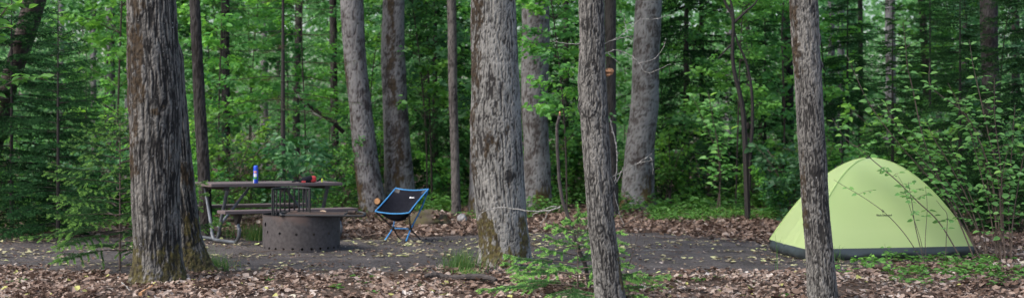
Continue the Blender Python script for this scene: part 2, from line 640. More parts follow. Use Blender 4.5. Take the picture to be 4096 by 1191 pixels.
def leaves(mb, Pp, D, Nn, L, W, tint, fold=.25, droop=.15):
    """folded oval leaf blades: two quads each"""
    Pp, D = np.asarray(Pp, float), nrm(D)
    Nn = nrm(Nn - D * (Nn * D).sum(1, keepdims=True))
    S = np.cross(D, Nn)
    n = len(Pp)
    L = np.broadcast_to(L, (n,))[:, None]
    W = np.broadcast_to(W, (n,))[:, None]
    tint = np.broadcast_to(tint, (n,))
    rows = [(0, 0), (.30, 1), (.68, .8), (1, 0), (.68, -.8), (.30, -1)]
    V = np.empty((n, 6, 3))
    for k, (t, s) in enumerate(rows):
        V[:, k] = Pp + D * L * t + S * W * .5 * s + Nn * (abs(s) * fold * W * .5 - droop * L * t * t)
    i = np.arange(n)[:, None] * 6
    F = np.concatenate([i + np.array([0, 1, 2, 3]), i + np.array([0, 3, 4, 5])])
    mb.add(V.reshape(-1, 3), F, tint=np.repeat(tint, 6))


def kites(mb, Pp, D, Nn, L, W, tint):
    Pp, D = np.asarray(Pp, float), nrm(D)
    Nn = nrm(Nn - D * (Nn * D).sum(1, keepdims=True))
    S = np.cross(D, Nn)
    n = len(Pp)
    L = np.broadcast_to(L, (n,))[:, None]
    W = np.broadcast_to(W, (n,))[:, None]
    V = np.empty((n, 4, 3))
    V[:, 0] = Pp
    V[:, 1] = Pp + D * L * .45 + S * W * .5
    V[:, 2] = Pp + D * L
    V[:, 3] = Pp + D * L * .45 - S * W * .5
    mb.add(V.reshape(-1, 3), np.arange(n * 4).reshape(-1, 4), tint=np.repeat(np.broadcast_to(tint, (n,)), 4))


def rdir(n, r=rng):
    v = r.normal(size=(n, 3))
    return nrm(v)


# ------------------------------------------------------------------ tagging
def tag(o, label, cat, group=None, kind=None):
    o['label'] = label
    if cat:
        o['category'] = cat
    if group:
        o['group'] = group
    if kind:
        o['kind'] = kind
    return o


def thing(name, label, cat, loc=(0, 0, 0), rz=0, group=None):
    o = bpy.data.objects.new(name, None)
    o.empty_display_size = .2
    COL.objects.link(o)
    o.location = loc
    o.rotation_euler = (0, 0, rz)
    return tag(o, label, cat, group)


def dup(root, loc, rz=0, sc=1.0, label=None, group=None, cat=None):
    r = root.copy()
    COL.objects.link(r)
    r.location = loc
    r.rotation_euler = (0, 0, rz)
    r.scale = (sc, sc, sc)
    if label:
        r['label'] = label
    if group:
        r['group'] = group
    if cat:
        r['category'] = cat
    for ch in list(root.children):
        c = ch.copy()
        COL.objects.link(c)
        c.parent = r
        for g in list(ch.children):
            d = g.copy()
            COL.objects.link(d)
            d.parent = c
    return r


# ------------------------------------------------------------------ ground
def build_ground():
    def axis(a, b, step, far):
        core = np.arange(a, b + 1e-6, step)
        out = [core]
        ext = step * 1.35 ** np.arange(1, 40)
        ext = np.cumsum(ext)
        ext = ext[ext < far]
        return np.concatenate([(a - ext)[::-1], core, b + ext])
    xs = axis(-9, 9, .075, 260)
    ys = axis(10, 27, .075, 260)
    X, Y = np.meshgrid(xs, ys, indexing='ij')
    x, y = X.ravel(), Y.ravel()
    z = gz(x, y)
    near = (np.abs(x) < 10) & (y > 9) & (y < 28)
    z = np.where(near, z + (fbm(np.stack([x * 9, y * 9, x * 0], 1), 2) - .5) * .012, z)
    pd = np.full(x.shape, -5.0)
    pd[near] = pad_dist(x[near], y[near])
    pd[~near & (x < -9) & (y > 14) & (y < 18)] = .3
    mb = MB()
    mb.add(np.stack([x, y, z], 1), grid_faces(len(xs), len(ys))[:, ::-1], pad=np.clip(pd * 1.5 + .5, 0, 1))
    o = mb.build('ground', 'ground', smooth=True)
    tag(o, 'bare dark dirt campsite clearing and leafy forest floor', 'ground', kind='structure')


build_ground()


# ------------------------------------------------------------------ fallen leaves
def curled(mb, xy, size, tint, z0, flat=.3, r=rng):
    """curled dead leaves: a 4x3 patch each"""
    n = len(xy)
    yaw = r.uniform(0, 2 * PI, n)
    nx = r.normal(0, flat, n)
    ny = r.normal(0, flat, n)
    Nn = nrm(np.stack([nx, ny, np.ones(n)], 1))
    D = np.stack([np.cos(yaw), np.sin(yaw), np.zeros(n)], 1)
    D = nrm(D - Nn * (D * Nn).sum(1, keepdims=True))
    S = np.cross(Nn, D)
    cu = r.uniform(-.9, 1.3, n)
    cv = r.uniform(-.6, 1.5, n)
    wid = r.uniform(.5, .85, n)
    U = np.array([-.5, -.2, .15, .5])
    prof = np.array([.25, 1.0, .85, .1])
    V = np.empty((n, 4, 3, 3))
    base = np.stack([xy[:, 0], xy[:, 1], z0], 1)
    for i, u in enumerate(U):
        for j, v in enumerate((-.5, 0, .5)):
            jit = r.normal(0, .05, (n, 1))
            h = cu * u * u * 1.2 + cv * v * v * prof[i] ** 2 + r.normal(0, .05, n)
            V[:, i, j] = base + size[:, None] * (D * (u + jit) + S * (v * prof[i] * wid)[:, None] + Nn * (h * .5)[:, None])
    i0 = np.arange(n)[:, None, None] * 12
    F = (i0 + grid_faces(4, 3)[None]).reshape(-1, 4)
    mb.add(V.reshape(-1, 3), F, tint=np.repeat(tint, 12))


def build_litter():
    # near strip
    n = 62000
    x = rng.uniform(-6.5, 6.5, n)
    y = rng.uniform(11.3, 17.2, n)
    pd = pad_dist(x, y) + (fbm(np.stack([x * 1.6, y * 1.6, x * 0], 1), 3) - .5) * 1.1
    patch_ = np.clip((fbm(np.stack([x * 2.6, y * 2.6, x * 0 + 40], 1), 3) - .30) * 4, .12, 1)
    keep = rng.uniform(size=n) < np.where(y < 16, np.clip(-pd * 4.5 + .35, 0.012, 1), .5 * (pd < 0)) * patch_
    x, y, pd = x[keep], y[keep], pd[keep]
    n = len(x)
    mb = MB()
    size = (.022 + .068 * rng.beta(1.3, 2.0, n)) * np.where(pd > .1, .7, 1)
    cl = fbm(np.stack([x * 2.2, y * 2.2, x * 0 + 3], 1), 2)
    t = np.clip(rng.beta(2.0, 2.0, n) * .85 + (cl - .5) * .5 + .05, 0, .95)
    t = np.where(rng.uniform(size=n) < .015, 1.0, t)
    curled(mb, np.stack([x, y], 1), size, t, gz(x, y) + rng.uniform(.004, .05, n) * np.where(pd > 0, .3, 1), flat=.38)
    o = mb.build('fallen_leaves', 'litter')
    tag(o, 'curled brown and pinkish dead leaves carpeting the ground nearest the camera', 'fallen leaves', kind='stuff')
    # leaves drifted against the trunk feet
    mb = MB()
    for px, by, rr in ((625, 13.25, .27), (745, 14.05, .27), (2014, 15.0, .3), (2440, 11.75, .16), (3286, 11.85, .15)):
        k = 90
        a, dd_ = rng.uniform(0, 2 * PI, k), rng.exponential(.07, k)
        x, y = (px - CX) / FPX * by + np.cos(a) * (rr + dd_), by + np.sin(a) * (rr + dd_)
        curled(mb, np.stack([x, y], 1), rng.uniform(.03, .08, k), np.clip(rng.beta(2, 2.2, k) * .9, 0, .95), gz(x, y) + .01 + .06 * np.exp(-dd_ / .06) * rng.uniform(0, 1, k), flat=.7)
    o = mb.build('fallen_leaves', 'litter')
    tag(o, 'dead leaves drifted against the feet of the near trunks', 'fallen leaves', kind='stuff')
    # behind the clearing
    n = 40000
    x = rng.uniform(-9, 9.5, n)
    y = rng.uniform(17.2, 25, n)
    pd = pad_dist(x, y) + (fbm(np.stack([x * 1.2, y * 1.2, x * 0], 1), 3) - .5) * 1.2
    dens = np.where(x > -2.6, 1, .25)
    keep = rng.uniform(size=n) < np.clip(-pd * 3 + .4, 0, 1) * dens
    x, y = x[keep], y[keep]
    n = len(x)
    mb = MB()
    t = np.clip(rng.beta(2, 2.4, n) * .8 + .02, 0, .9)
    curled(mb, np.stack([x, y], 1), rng.uniform(.04, .10, n), t, gz(x, y) + rng.uniform(.005, .06, n), flat=.45)
    o = mb.build('fallen_leaves', 'litter')
    tag(o, 'brown dead leaves banked along the far side of the dirt clearing', 'fallen leaves', kind='stuff')
    # small fallen twigs
    mb = MB()
    for i in range(420):
        x, y = rng.uniform(-6.5, 6.5), rng.uniform(11.6, 20)
        if pad_dist(np.array([x]), np.array([y]))[0] > .1 and rng.uniform() > .4:
            continue
        L, a = rng.uniform(.06, .45), rng.uniform(0, PI)
        z = gz1(x, y) + rng.uniform(.012, .05)
        e = np.array([math.cos(a), math.sin(a), 0]) * L / 2
        pts = [np.array([x, y, z]) - e, np.array([x, y, z + rng.uniform(0, .02)]) + rng.normal(0, .012, 3) * [1, 1, 0], np.array([x, y, z]) + e + [0, 0, rng.uniform(-.01, .03)]]
        r0 = rng.uniform(.0015, .005)
        tube(mb, smooth_path(pts, 3), [r0, r0 * .5], 4, cap=False)
    o = mb.build('fallen_twigs', 'twig')
    tag(o, 'thin brown twigs strewn over the leaves and dirt', 'twigs', kind='stuff')
    # dark crumbs and specks on the dirt
    n = 9000
    x = rng.uniform(-7, 6.5, n)
    y = rng.uniform(13.4, 20, n)
    cl = fbm(np.stack([x * 1.4, y * 2.5, x * 0 + 18], 1), 3)
    keep = (pad_dist(x, y) > -.2) & (rng.uniform(size=n) < np.clip((cl - .40) * 4, .05, .9))
    x, y = x[keep], y[keep]
    n = len(x)
    mb = MB()
    curled(mb, np.stack([x, y], 1), rng.uniform(.015, .05, n), np.clip(rng.beta(1.3, 2.2, n), 0, .9), gz(x, y) + rng.uniform(.006, .014, n), flat=.25)
    o = mb.build('leaf_crumbs', 'litter')
    tag(o, 'brown leaf crumbs and bits strewn over the bare dirt', 'leaf crumbs', kind='stuff')
    # pale flat scatter on the dirt
    n = 8000
    x = rng.uniform(-7, 6.5, n)
    y = rng.uniform(13.6, 20, n)
    pd = pad_dist(x, y)
    cl = fbm(np.stack([x * .9, y * 2.0, x * 0 + 8], 1), 3)
    keep = (pd > -.1) & (rng.uniform(size=n) < np.clip((cl - .42) * 4.5, .04, .9))
    x, y = x[keep], y[keep]
    n = len(x)
    mb = MB()
    curled(mb, np.stack([x, y], 1), rng.uniform(.02, .085, n), np.clip(rng.beta(1.5, 1.9, n), 0, 1), gz(x, y) + rng.uniform(.008, .016, n), flat=.12)
    o = mb.build('fallen_leaves', 'chips')
    tag(o, 'small pale yellowish leaves scattered flat over the bare dirt', 'fallen leaves', kind='stuff')


build_litter()


# ------------------------------------------------------------------ trunks
BARK = {  # kx, kz, depth, gap, mid
    # ridge freq x, z, depth, crack width, plate freq x, z, plate gap, plate weight
    'furrow': (40, 3.4, .012, .34, 46, 15, .14, .45),
    'pale': (56, 5, .007, .20, 50, 17, .13, .5),
    'scaly': (54, 8, .006, .22, 60, 24, .17, .6),
    'poplar': (52, 7.0, .0025, .14, 40, 16, .07, .4),
    'plain': (30, 6.0, .003, .12, 34, 12, .1, .6),
}


def trunk_mesh(mb, zs, cx, cy, rr, n, kind, seed, flare=.5, fh=.22, lobes=5, moss=(), blotch=.0, knots=()):
    kx, kz, depth, crk, vx, vz, gap, vw = BARK[kind]
    th = np.arange(n) * 2 * PI / n
    Z, TH = np.meshgrid(zs, th, indexing='ij')
    R = np.repeat(rr[:, None], n, 1)
    z, t, r0 = Z.ravel(), TH.ravel(), R.ravel()
    ph = seed * 1.7
    lob = .55 + .45 * np.cos(lobes * t + ph) + .25 * np.cos(2 * t + ph * 2)
    fl = flare * np.exp(-np.maximum(z, 0) / fh)
    r = r0 * (1 + fl * np.clip(.35 + .65 * lob, .1, 2))
    # body irregularity
    q = np.stack([np.cos(t) * r0 * 5 + seed, np.sin(t) * r0 * 5, z * 1.6], 1)
    r = r * (1 + (fbm(q, 2, 4) - .5) * .12)
    p = np.stack([np.cos(t) * r, np.sin(t) * r, z], 1)
    w = np.stack([fbm(p * np.array([9, 9, 3]) + seed, 2, 1) - .5, fbm(p * np.array([9, 9, 3]) + 31 + seed, 2, 2) - .5, fbm(p * np.array([6, 6, 6]) + 77 + seed, 2, 3) - .5], 1)
    pr = p * np.array([kx, kx, kz]) + w * np.array([1.3, 1.3, .8]) + seed * 13.1
    rn = fbm(pr, 2, 41)
    pl = sstep(0, crk, np.abs(rn - .5) * 2 + .015)
    pv = p * np.array([vx, vx, vz]) + w * np.array([2.2, 2.2, 1.6]) + seed * 7.1
    f1, f2, cid = voro(pv, 11)
    pl = pl * (1 - vw * (1 - sstep(0, gap, f2 - f1)))
    fine = fbm(p * np.array([120, 120, 40]), 2, 8)
    big = fbm(p * np.array([8, 8, 3.2]) + seed * 3, 4, 15)
    bark = pl * (.66 + .2 * cid) + (fine - .5) * .45 + (big - .5) * .95
    if blotch:
        bl = fbm(p * np.array([6, 6, 11]) + seed * 9, 3, 22)
        bark = bark - blotch * sstep(.56, .68, bl)
    r = r + depth * (pl * (.8 + .2 * cid) - .5) + (fine - .5) * depth * .5
    for (kt, kzv, ks, kh) in knots:
        dt = (t - kt + PI) % (2 * PI) - PI
        dd = np.hypot(dt * r0, (z - kzv) * .8)
        bump = np.exp(-(dd / ks) ** 2)
        r = r + kh * bump
        bark = bark - .55 * np.exp(-((dd - ks * .6) / (ks * .4)) ** 2) * (fine + .3)
    ms = np.zeros_like(z)
    mn = (fbm(p * np.array([16, 16, 7]) + seed * 5, 3, 30) - .5) * 1.5 + .5
    mn2 = fbm(p * np.array([55, 55, 35]) + seed * 5, 2, 33)
    for (az, wd, z0, z1, st) in moss:
        dt = np.abs((t - az + PI) % (2 * PI) - PI)
        side = 1 - sstep(wd * .45, wd, dt)
        vert = sstep(z0 - .12, z0 + .05, z) * (1 - sstep(z1 - .12, z1 + .12, z))
        ms = np.maximum(ms, .92 * sstep(.46, .60, mn * .5 + mn2 * .5 + (side * vert - 1) * .4 + st * .065))
    r = r + ms * .008 * mn2
    C = np.stack([np.repeat(cx[:, None], n, 1).ravel() + np.cos(t) * r, np.repeat(cy[:, None], n, 1).ravel() + np.sin(t) * r, z], 1)
    mb.add(C, grid_faces(len(zs), n, True), bark=np.clip(bark, 0, 1.2), moss=ms)


FRONT, LEFT, RIGHT = -PI / 2, PI, 0.0
CROWN = []


def make_crowns():
    for k in range(3):
        r = np.random.RandomState(50 + k)
        mb = MB()
        tb = MB()
        for i in range(26):
            a = r.uniform(0, 2 * PI)
            z0 = r.uniform(-1.6, 2.6)
            L = r.uniform(1.2, 2.7) * (1 - max(0, z0) / 5)
            tip = np.array([math.cos(a) * L, math.sin(a) * L, z0 + r.uniform(.3, 1.2)])
            path = smooth_path([np.array([0, 0, z0 - .3]), tip * .5 + np.array([0, 0, z0 * .5 - .1]), tip], 4)
            tube(tb, path, [.05, .01], 5, bark=.6, moss=0)
            m = 75
            tt = r.uniform(.3, 1.05, m)[:, None]
            c = path[0] * (1 - tt) + tip * tt + r.normal(0, .38, (m, 3))
            D = rdir(m, r) * np.array([1, 1, .4])
            kites(mb, c, D, np.array([0, 0, 1]) + r.normal(0, .5, (m, 3)), r.uniform(.14, .24, m), r.uniform(.10, .17, m), r.uniform(0, 1, m))
        CROWN.append((mb, tb))


make_crowns()
CROWN_MESH = []


def add_crown(root, x, y, z, k, sc=1.0):
    if not CROWN_MESH:
        for mb, tb in CROWN:
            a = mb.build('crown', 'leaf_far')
            b = tb.build('limbs', 'bark_grey')
            CROWN_MESH.append((a.data, b.data))
            bpy.data.objects.remove(a)
            bpy.data.objects.remove(b)
    cm, lm = CROWN_MESH[k % 3]
    o = bpy.data.objects.new('crown', cm)
    COL.objects.link(o)
    o.parent = root
    o.location = (x, y, z)
    o.rotation_euler = (0, 0, k * 1.3)
    o.scale = (sc, sc, sc)
    b = bpy.data.objects.new('limbs', lm)
    COL.objects.link(b)
    b.parent = o


def tree(spec, d, kind, mat, label, H=9.0, n=28, dz=.05, seed=1, crown=True, name='tree', cat='tree', zfine=None, csc=1.0, group=None, dbase=None, **kw):
    """spec: [(py, xl, xr), ...] top to bottom in photo pixels at distance d"""
    spec = sorted(spec)
    zz = np.array([CAMH + (HY - s[0]) / FPX * d for s in spec])[::-1]
    cx = np.array([((s[1] + s[2]) / 2 - CX) / FPX * d for s in spec])[::-1]
    rr = np.array([(s[2] - s[1]) / 2 / FPX * d for s in spec])[::-1]
    bx = cx[0]
    g = gz1(bx, d)
    ztop = zz[-1]
    if zfine is None:
        zfine = ztop + .15
    zs = np.concatenate([np.arange(-.12, zfine, dz), np.linspace(zfine + dz, H, 14)])
    sl = (cx[-1] - cx[-2]) / (zz[-1] - zz[-2])
    sl = max(-.12, min(.12, sl)) * .6
    C = np.interp(zs, zz, cx)
    C = np.where(zs > ztop, cx[-1] + sl * (zs - ztop), C)
    Rr = np.interp(zs, zz, rr)
    Rr = np.where(zs > ztop, rr[-1] * np.clip(1 - (zs - ztop) / (H - ztop) * .75, .1, 1), Rr)
    # gentle wobble
    C = C + (vnoise(np.stack([zs * 1.1, zs * 0 + seed, zs * 0], 1), 2) - .5) * rr[0] * .18
    root = thing(name, label, cat, (bx, d, g), 0, group)
    mb = MB()
    trunk_mesh(mb, zs, C - bx, np.zeros_like(zs), Rr, n, kind, seed, **kw)
    mb.build('trunk', mat, root, smooth=True)
    if crown:
        add_crown(root, C[-1] - bx, 0, H + .6, seed, csc)
    root['_d'] = d
    return root


def local(root, pts):
    l = np.array(root.location)
    return [np.asarray(p, float) - l for p in pts]


def twigs(root, paths, d, r0, mat, name='dead_twig', n=5, dj=.0, parent=None):
    """each path a dead side branch: pixel polyline at distance d"""
    objs = []
    for path in paths:
        mb = MB()
        subs = path if isinstance(path[0][0], (tuple, list)) else [path]
        for k, sp in enumerate(subs):
            pts = [P(a, b, d + dj * i) for i, (a, b) in enumerate(sp)]
            pts = smooth_path(local(root, pts), 5)
            pts = pts + rng.normal(0, .0025, pts.shape)
            tube(mb, pts, [r0 * (1 if k == 0 else .7), r0 * .35], n)
            # little spurs
            for j in range(2, len(pts) - 1, 3):
                t = nrm(pts[j] - pts[j - 1])
                v = nrm(np.cross(t, rdir(1)[0])) * .5 + t * .6
                L = rng.uniform(.008, .03)
                tube(mb, np.array([pts[j], pts[j] + v * L]), [r0 * .45, r0 * .3], 4)
        objs.append(mb.build(name, mat, parent or root))
    return objs


# ---- the near trees
t1 = tree([(0, 512, 700), (200, 516, 712), (400, 522, 728), (620, 527, 722), (800, 530, 716), (1000, 534, 716), (1130, 532, 726)], 13.25, 'furrow', 'bark_furrow',
          'thick dark furrowed trunk with olive moss at its foot, left of the picnic table', n=150, dz=.012, seed=1, H=11,
          flare=.4, fh=.15, lobes=5, moss=[(LEFT + .55, 1.3, 1.7, 2.9, 1.0), (LEFT + .4, 1.0, 1.0, 1.9, .8), (FRONT, 3.2, -.1, .2, 2.0), (FRONT - .9, 1.0, -.1, .42, 1.7), (FRONT + .7, .8, -.1, .34, 2.0), (FRONT + .3, .6, 1.55, 1.75, .2)],
          knots=[(FRONT + .1, 2.2, .05, .012), (FRONT - .4, 1.25, .07, .01), (FRONT - .2, .7, .06, .008)], csc=1.2)
t1b = tree([(120, 600, 690), (220, 618, 734), (420, 640, 752), (620, 655, 764), (800, 668, 782), (940, 675, 800), (1030, 675, 822), (1085, 668, 838)], 14.05, 'furrow', 'bark_furrow',
           'furrowed trunk with rust moss tucked behind and fused to the thick dark trunk', n=120, dz=.014, seed=4, H=9,
           flare=.5, fh=.14, lobes=4, moss=[(FRONT + .9, .8, .85, 1.12, 1.2), (FRONT + .8, .8, .3, .62, 1.0), (FRONT + .6, 1.8, -.1, .26, 2.4)])
t5 = tree([(0, 1892, 2066), (250, 1890, 2074), (480, 1883, 2086), (650, 1890, 2096), (800, 1902, 2106), (950, 1918, 2112), (1057, 1918, 2110)], 15.0, 'pale', 'bark_pale',
          'stout pale grey trunk with cracked bark in the middle, rust moss down its left side', n=150, dz=.013, seed=7, H=11,
          flare=.24, fh=.14, lobes=4, moss=[(LEFT + .55, .8, 1.9, 3.1, 1.25), (LEFT + .35, .5, .9, 1.9, 1.0), (FRONT - .2, .5, 1.15, 1.42, .5), (LEFT + .6, 1.0, -.1, .55, 2.2), (FRONT, 1.2, -.1, .25, 1.0), (RIGHT - .6, .5, .1, .6, .5)],
          knots=[(FRONT - .25, 1.33, .05, .012), (FRONT + .4, .95, .05, .008)], csc=1.3)
t7 = tree([(0, 2311, 2413), (170, 2318, 2418), (330, 2310, 2424), (480, 2322, 2432), (700, 2338, 2446), (900, 2352, 2456), (1050, 2366, 2476), (1191, 2378, 2494), (1225, 2378, 2500)], 11.75, 'scaly', 'bark_scaly',
          'slim scaly trunk with bare lichen twigs and an orange scar, above the small bright spruce', n=120, dz=.011, seed=12, H=9,
          flare=.2, fh=.12, lobes=3, moss=[(RIGHT - .3, .6, .1, .55, .9), (RIGHT - .2, .4, .65, .8, 1.0)],
          knots=[(LEFT + .3, 1.62, .045, .022), (FRONT - .35, 1.56, .05, .012), (RIGHT - .4, .98, .045, .028), (FRONT - .5, 2.3, .05, .012), (FRONT - .2, .62, .04, .01), (LEFT + .2, 2.12, .03, .012)])
t10 = tree([(0, 3157, 3266), (170, 3166, 3276), (330, 3180, 3288), (480, 3190, 3296), (700, 3206, 3312), (850, 3214, 3322), (1000, 3222, 3332), (1191, 3228, 3342), (1215, 3228, 3344)], 11.85, 'scaly', 'bark_scaly',
           'slim scaly trunk standing in front of the green tent', n=120, dz=.011, seed=18, H=9,
           flare=.16, fh=.1, lobes=4, moss=[(LEFT + .5, .9, 1.9, 3.0, .35), (LEFT + .4, .6, .6, 1.4, .25), (LEFT + .6, .8, -.1, .08, 1.0)],
           knots=[(RIGHT - .3, 2.2, .03, .016), (RIGHT - .2, 1.98, .03, .02), (FRONT, 1.1, .05, .008), (FRONT + .4, .55, .04, .008)])

# twigs, scar of the slim tree
dd = 11.72
twigs(t7, [[[(2395, 190), (2425, 172), (2472, 156), (2512, 148), (2530, 158), (2520, 180)], [(2425, 172), (2470, 150), (2515, 120), (2560, 80), (2624, 76), (2700, 56)], [(2508, 128), (2500, 90), (2496, 55)]],
           [[(2410, 218), (2430, 212), (2460, 200), (2512, 216), (2552, 248), (2576, 284), (2608, 288), (2684, 254)], [(2552, 254), (2608, 240), (2640, 212), (2664, 168)], [(2430, 212), (2450, 230), (2476, 254)]],
           [[(2325, 177), (2316, 176), (2240, 172), (2200, 160)]],
           [[(2446, 705), (2464, 699), (2544, 655), (2608, 615)], [(2596, 630), (2608, 640), (2612, 699)], [(2540, 657), (2580, 645), (2615, 640)]]], dd, .0042, 'twig_pale', 'dead_twig')
twigs(t7, [[[(2440, 470), (2450, 520), (2468, 600), (2464, 700), (2456, 740), (2472, 831), (2498, 905)], [(2460, 740), (2480, 700), (2492, 668)]]], dd, .007, 'twig_pale', 'dead_twig')
twigs(t7, [[[(2452, 925), (2470, 912), (2520, 884), (2560, 862), (2602, 845)]]], dd, .0045, 'twig_dark', 'dead_twig')
mb = MB()
c = local(t7, [P(2432, 288, 11.75)])[0]
V = rdir(120) * np.array([.035, .03, .03])
V = V + (rng.uniform(-.006, .006, V.shape))
th = np.arange(14) * 2 * PI / 14
rows = []
for i, (xx, rad) in enumerate([(-.05, .026), (-.01, .030), (.012, .028), (.03, .020), (.045, .006)]):
    rj = rad * (1 + rng.uniform(-.45, .45, 14))
    rows.append(np.stack([np.full(14, xx) + rng.uniform(-.01, .01, 14), np.cos(th) * rj, np.sin(th) * rj], 1))
mb.add(np.concatenate(rows) + c, grid_faces(5, 14, True))
mb.build('wood_scar', 'fungus', t7)

# ---- the grey poplars at the back of the clearing
t2 = tree([(0, 1364, 1455), (150, 1374, 1462), (300, 1386, 1474), (500, 1406, 1498), (700, 1424, 1526), (850, 1440, 1550)], 23.4, 'poplar', 'bark_dim',
          'grey poplar trunk leaning left, nearer the fire ring of the crossing pair behind the chair', n=72, dz=.028, seed=21, H=11, flare=.25, fh=.2, blotch=.34,
          moss=[(LEFT + .35, .55, -.1, 2.6, .9), (LEFT + .7, .8, .0, .6, .7)], csc=1.2)
t3 = tree([(0, 1526, 1614), (200, 1527, 1622), (400, 1531, 1632), (600, 1532, 1640), (780, 1536, 1656), (850, 1536, 1662)], 23.9, 'poplar', 'bark_dim',
          'grey poplar with a rusty streak down its face, directly behind the folding chair', n=72, dz=.028, seed=26, H=11, flare=.2, fh=.2, blotch=.45,
          moss=[(FRONT - .15, .55, 1.7, 3.6, 1.1), (FRONT, .9, .7, 1.6, .6), (FRONT + .2, 1.0, .0, .7, .5)], csc=1.2)
t6 = tree([(0, 2086, 2197), (200, 2084, 2194), (400, 2084, 2190), (600, 2090, 2192), (780, 2094, 2206), (843, 2090, 2212)], 24.0, 'poplar', 'bark_poplar',
          'grey poplar with a mossy foot just right of the stout pale trunk', n=72, dz=.028, seed=31, H=11, flare=.3, fh=.16, blotch=.34, moss=[(FRONT + .4, 1.2, -.1, .42, 1.5), (LEFT, .6, 1.2, 2, .2)], csc=1.2)
t9 = tree([(0, 2544, 2652), (200, 2532, 2640), (400, 2518, 2630), (600, 2500, 2618), (760, 2486, 2612), (845, 2480, 2622)], 24.2, 'poplar', 'bark_poplar',
          'large grey poplar leaning right with moss covered roots, left of the leafy sapling', n=80, dz=.026, seed=36, H=11, flare=.55, fh=.14, lobes=4, blotch=.4,
          moss=[(RIGHT - .6, 1.3, -.1, .4, 1.6), (LEFT + .5, .9, -.1, .35, 1.2), (FRONT + .5, .6, .3, .7, .5)], csc=1.2)
t4 = tree([(0, 1787, 1823), (300, 1792, 1828), (600, 1802, 1836), (866, 1808, 1844)], 22.6, 'plain', 'bark_mid',
          'slender straight grey brown trunk between the chair and the stout pale trunk', n=36, dz=.03, seed=41, flare=.25, fh=.12)
t5b = tree([(0, 1885, 1940), (400, 1884, 1940), (600, 1882, 1942), (868, 1876, 1946)], 22.8, 'plain', 'bark_poplar',
           'grey trunk mostly hidden behind the left edge of the stout pale trunk, mossy foot', n=40, dz=.04, seed=43, flare=.2, moss=[(LEFT + .5, 1.2, -.1, .35, 1.4)])
t8 = tree([(0, 2416, 2464), (300, 2424, 2464), (600, 2434, 2466), (862, 2440, 2476)], 22.5, 'plain', 'bark_dark',
          'dark narrow trunk showing just right of the slim scaly trunk', n=36, dz=.04, seed=45, flare=.2)
t11 = tree([(0, 3922, 3990), (200, 3926, 3994), (400, 3930, 4000), (600, 3934, 4006), (900, 3936, 4012)], 21.0, 'scaly', 'bark_dark',
           'dark knobbly trunk behind the tall shrub at the right of the tent', n=56, dz=.03, seed=48, flare=.2, blotch=.4,
           knots=[(FRONT, 3.0, .05, .02), (FRONT - .2, 2.7, .05, .02), (FRONT + .2, 2.5, .04, .015)])

# sawn stub on the poplar behind the chair
mb = MB()
a, b = local(t3, [P(1560, 822, 23.6), P(1509, 804, 23.15)])
tube(mb, np.array([a, a * .5 + b * .5, b]), [.062, .058, .056], 16, bark=.45, moss=0.0)
st = mb.build('branch_stub', 'bark_brown', t3)
mb = MB()
ax = nrm(b - a)
tube(mb, np.array([b, b + ax * .006]), .05, 16)
mb.build('cut_face', 'cutwood', st)

# ---- background trunks one can tell apart: (x top, x base, width px, d, material, kind, label)
BG = [
    (778, 826, 46, 18.4, 'bark_dark', 'dark mossy trunk just behind the left end of the picnic table'),
    (902, 905, 34, 25.5, 'bark_dark', 'dark upright trunk behind the middle of the picnic table, right of the mossy one'),
    (440, 446, 35, 29, 'bark_grey', 'pale grey straight trunk just left of the thick dark trunk'),
    (372, 378, 22, 33, 'bark_grey', 'thin pale grey trunk, second to the left of the thick dark trunk'),
    (1195, 1180, 29, 34, 'bark_dark', 'dark trunk far behind the spray can'),
    (1330, 1345, 30, 28, 'bark_dark', 'dark trunk half hidden by leaves just left of the leaning poplar'),
    (2806, 2810, 20, 27, 'bark_brown', 'thin dark stem right of the large leaning poplar, behind the leafy sapling'),
    (3148, 3152, 48, 28, 'bark_dark', 'dark trunk close behind the left edge of the slim trunk by the tent'),
    (3560, 3566, 42, 32, 'bark_grey', 'grey trunk in the woods behind the top of the tent'),
    (3324, 3330, 28, 31, 'bark_grey', 'grey trunk just right of the slim trunk by the tent'),
    (3440, 3446, 20, 28, 'bark_brown', 'thin brown stem behind the tent between two grey trunks'),
    (3684, 3740, 30, 29, 'bark_brown', 'brown stem slanting left above the right half of the tent'),
    (3750, 3752, 34, 38, 'bark_grey', 'far pale trunk left of the dark knobbly trunk'),
    (245, 250, 24, 36, 'bark_grey', 'faint pale trunk far behind the dark spruce at left'),
    (1700, 1706, 20, 36, 'bark_dark', 'dim stem far between the rusty streaked poplar and the slender trunk'),
    (2262, 2268, 26, 38, 'bark_dark', 'dim trunk far between the two trunks in the middle'),
    (2990, 2996, 16, 32, 'bark_dark', 'thin dim stem behind the forked brown tree'),
    (660, 690, 18, 27, 'bark_brown', 'thin curved stem peeking past the thick dark trunk'),
    (3860, 3850, 22, 34, 'bark_dark', 'dim far stem just left of the dark knobbly trunk'),
    (4060, 4066, 30, 30, 'bark_dark', 'dark trunk at the right edge beyond the shrub'),
]
for i, (xt, xb, w, d, m, lab) in enumerate(BG):
    yb = HY + CAMH * FPX / d
    tree([(-40, xt - w * .46, xt + w * .46), (300, (xt * .65 + xb * .35) - w * .48, (xt * .65 + xb * .35) + w * .48), (yb, xb - w * .55, xb + w * .55)], d, 'scaly' if d < 30 else 'plain', m, lab,
         n=36 if d < 26 else 24, dz=.04 if d < 26 else .07, seed=60 + i * 3, H=8.5, flare=.2, fh=.12, crown=False, blotch=.34)
# leaning brown tree at the far left
tree([(-60, 110, 200), (0, 96, 186), (200, 40, 120), (400, -20, 52), (930, -150, -60)], 19.5, 'plain', 'bark_brown', 'dark brown trunk leaning right at the left edge of the woods', n=32, dz=.05, seed=141, H=7, flare=.2, crown=False)


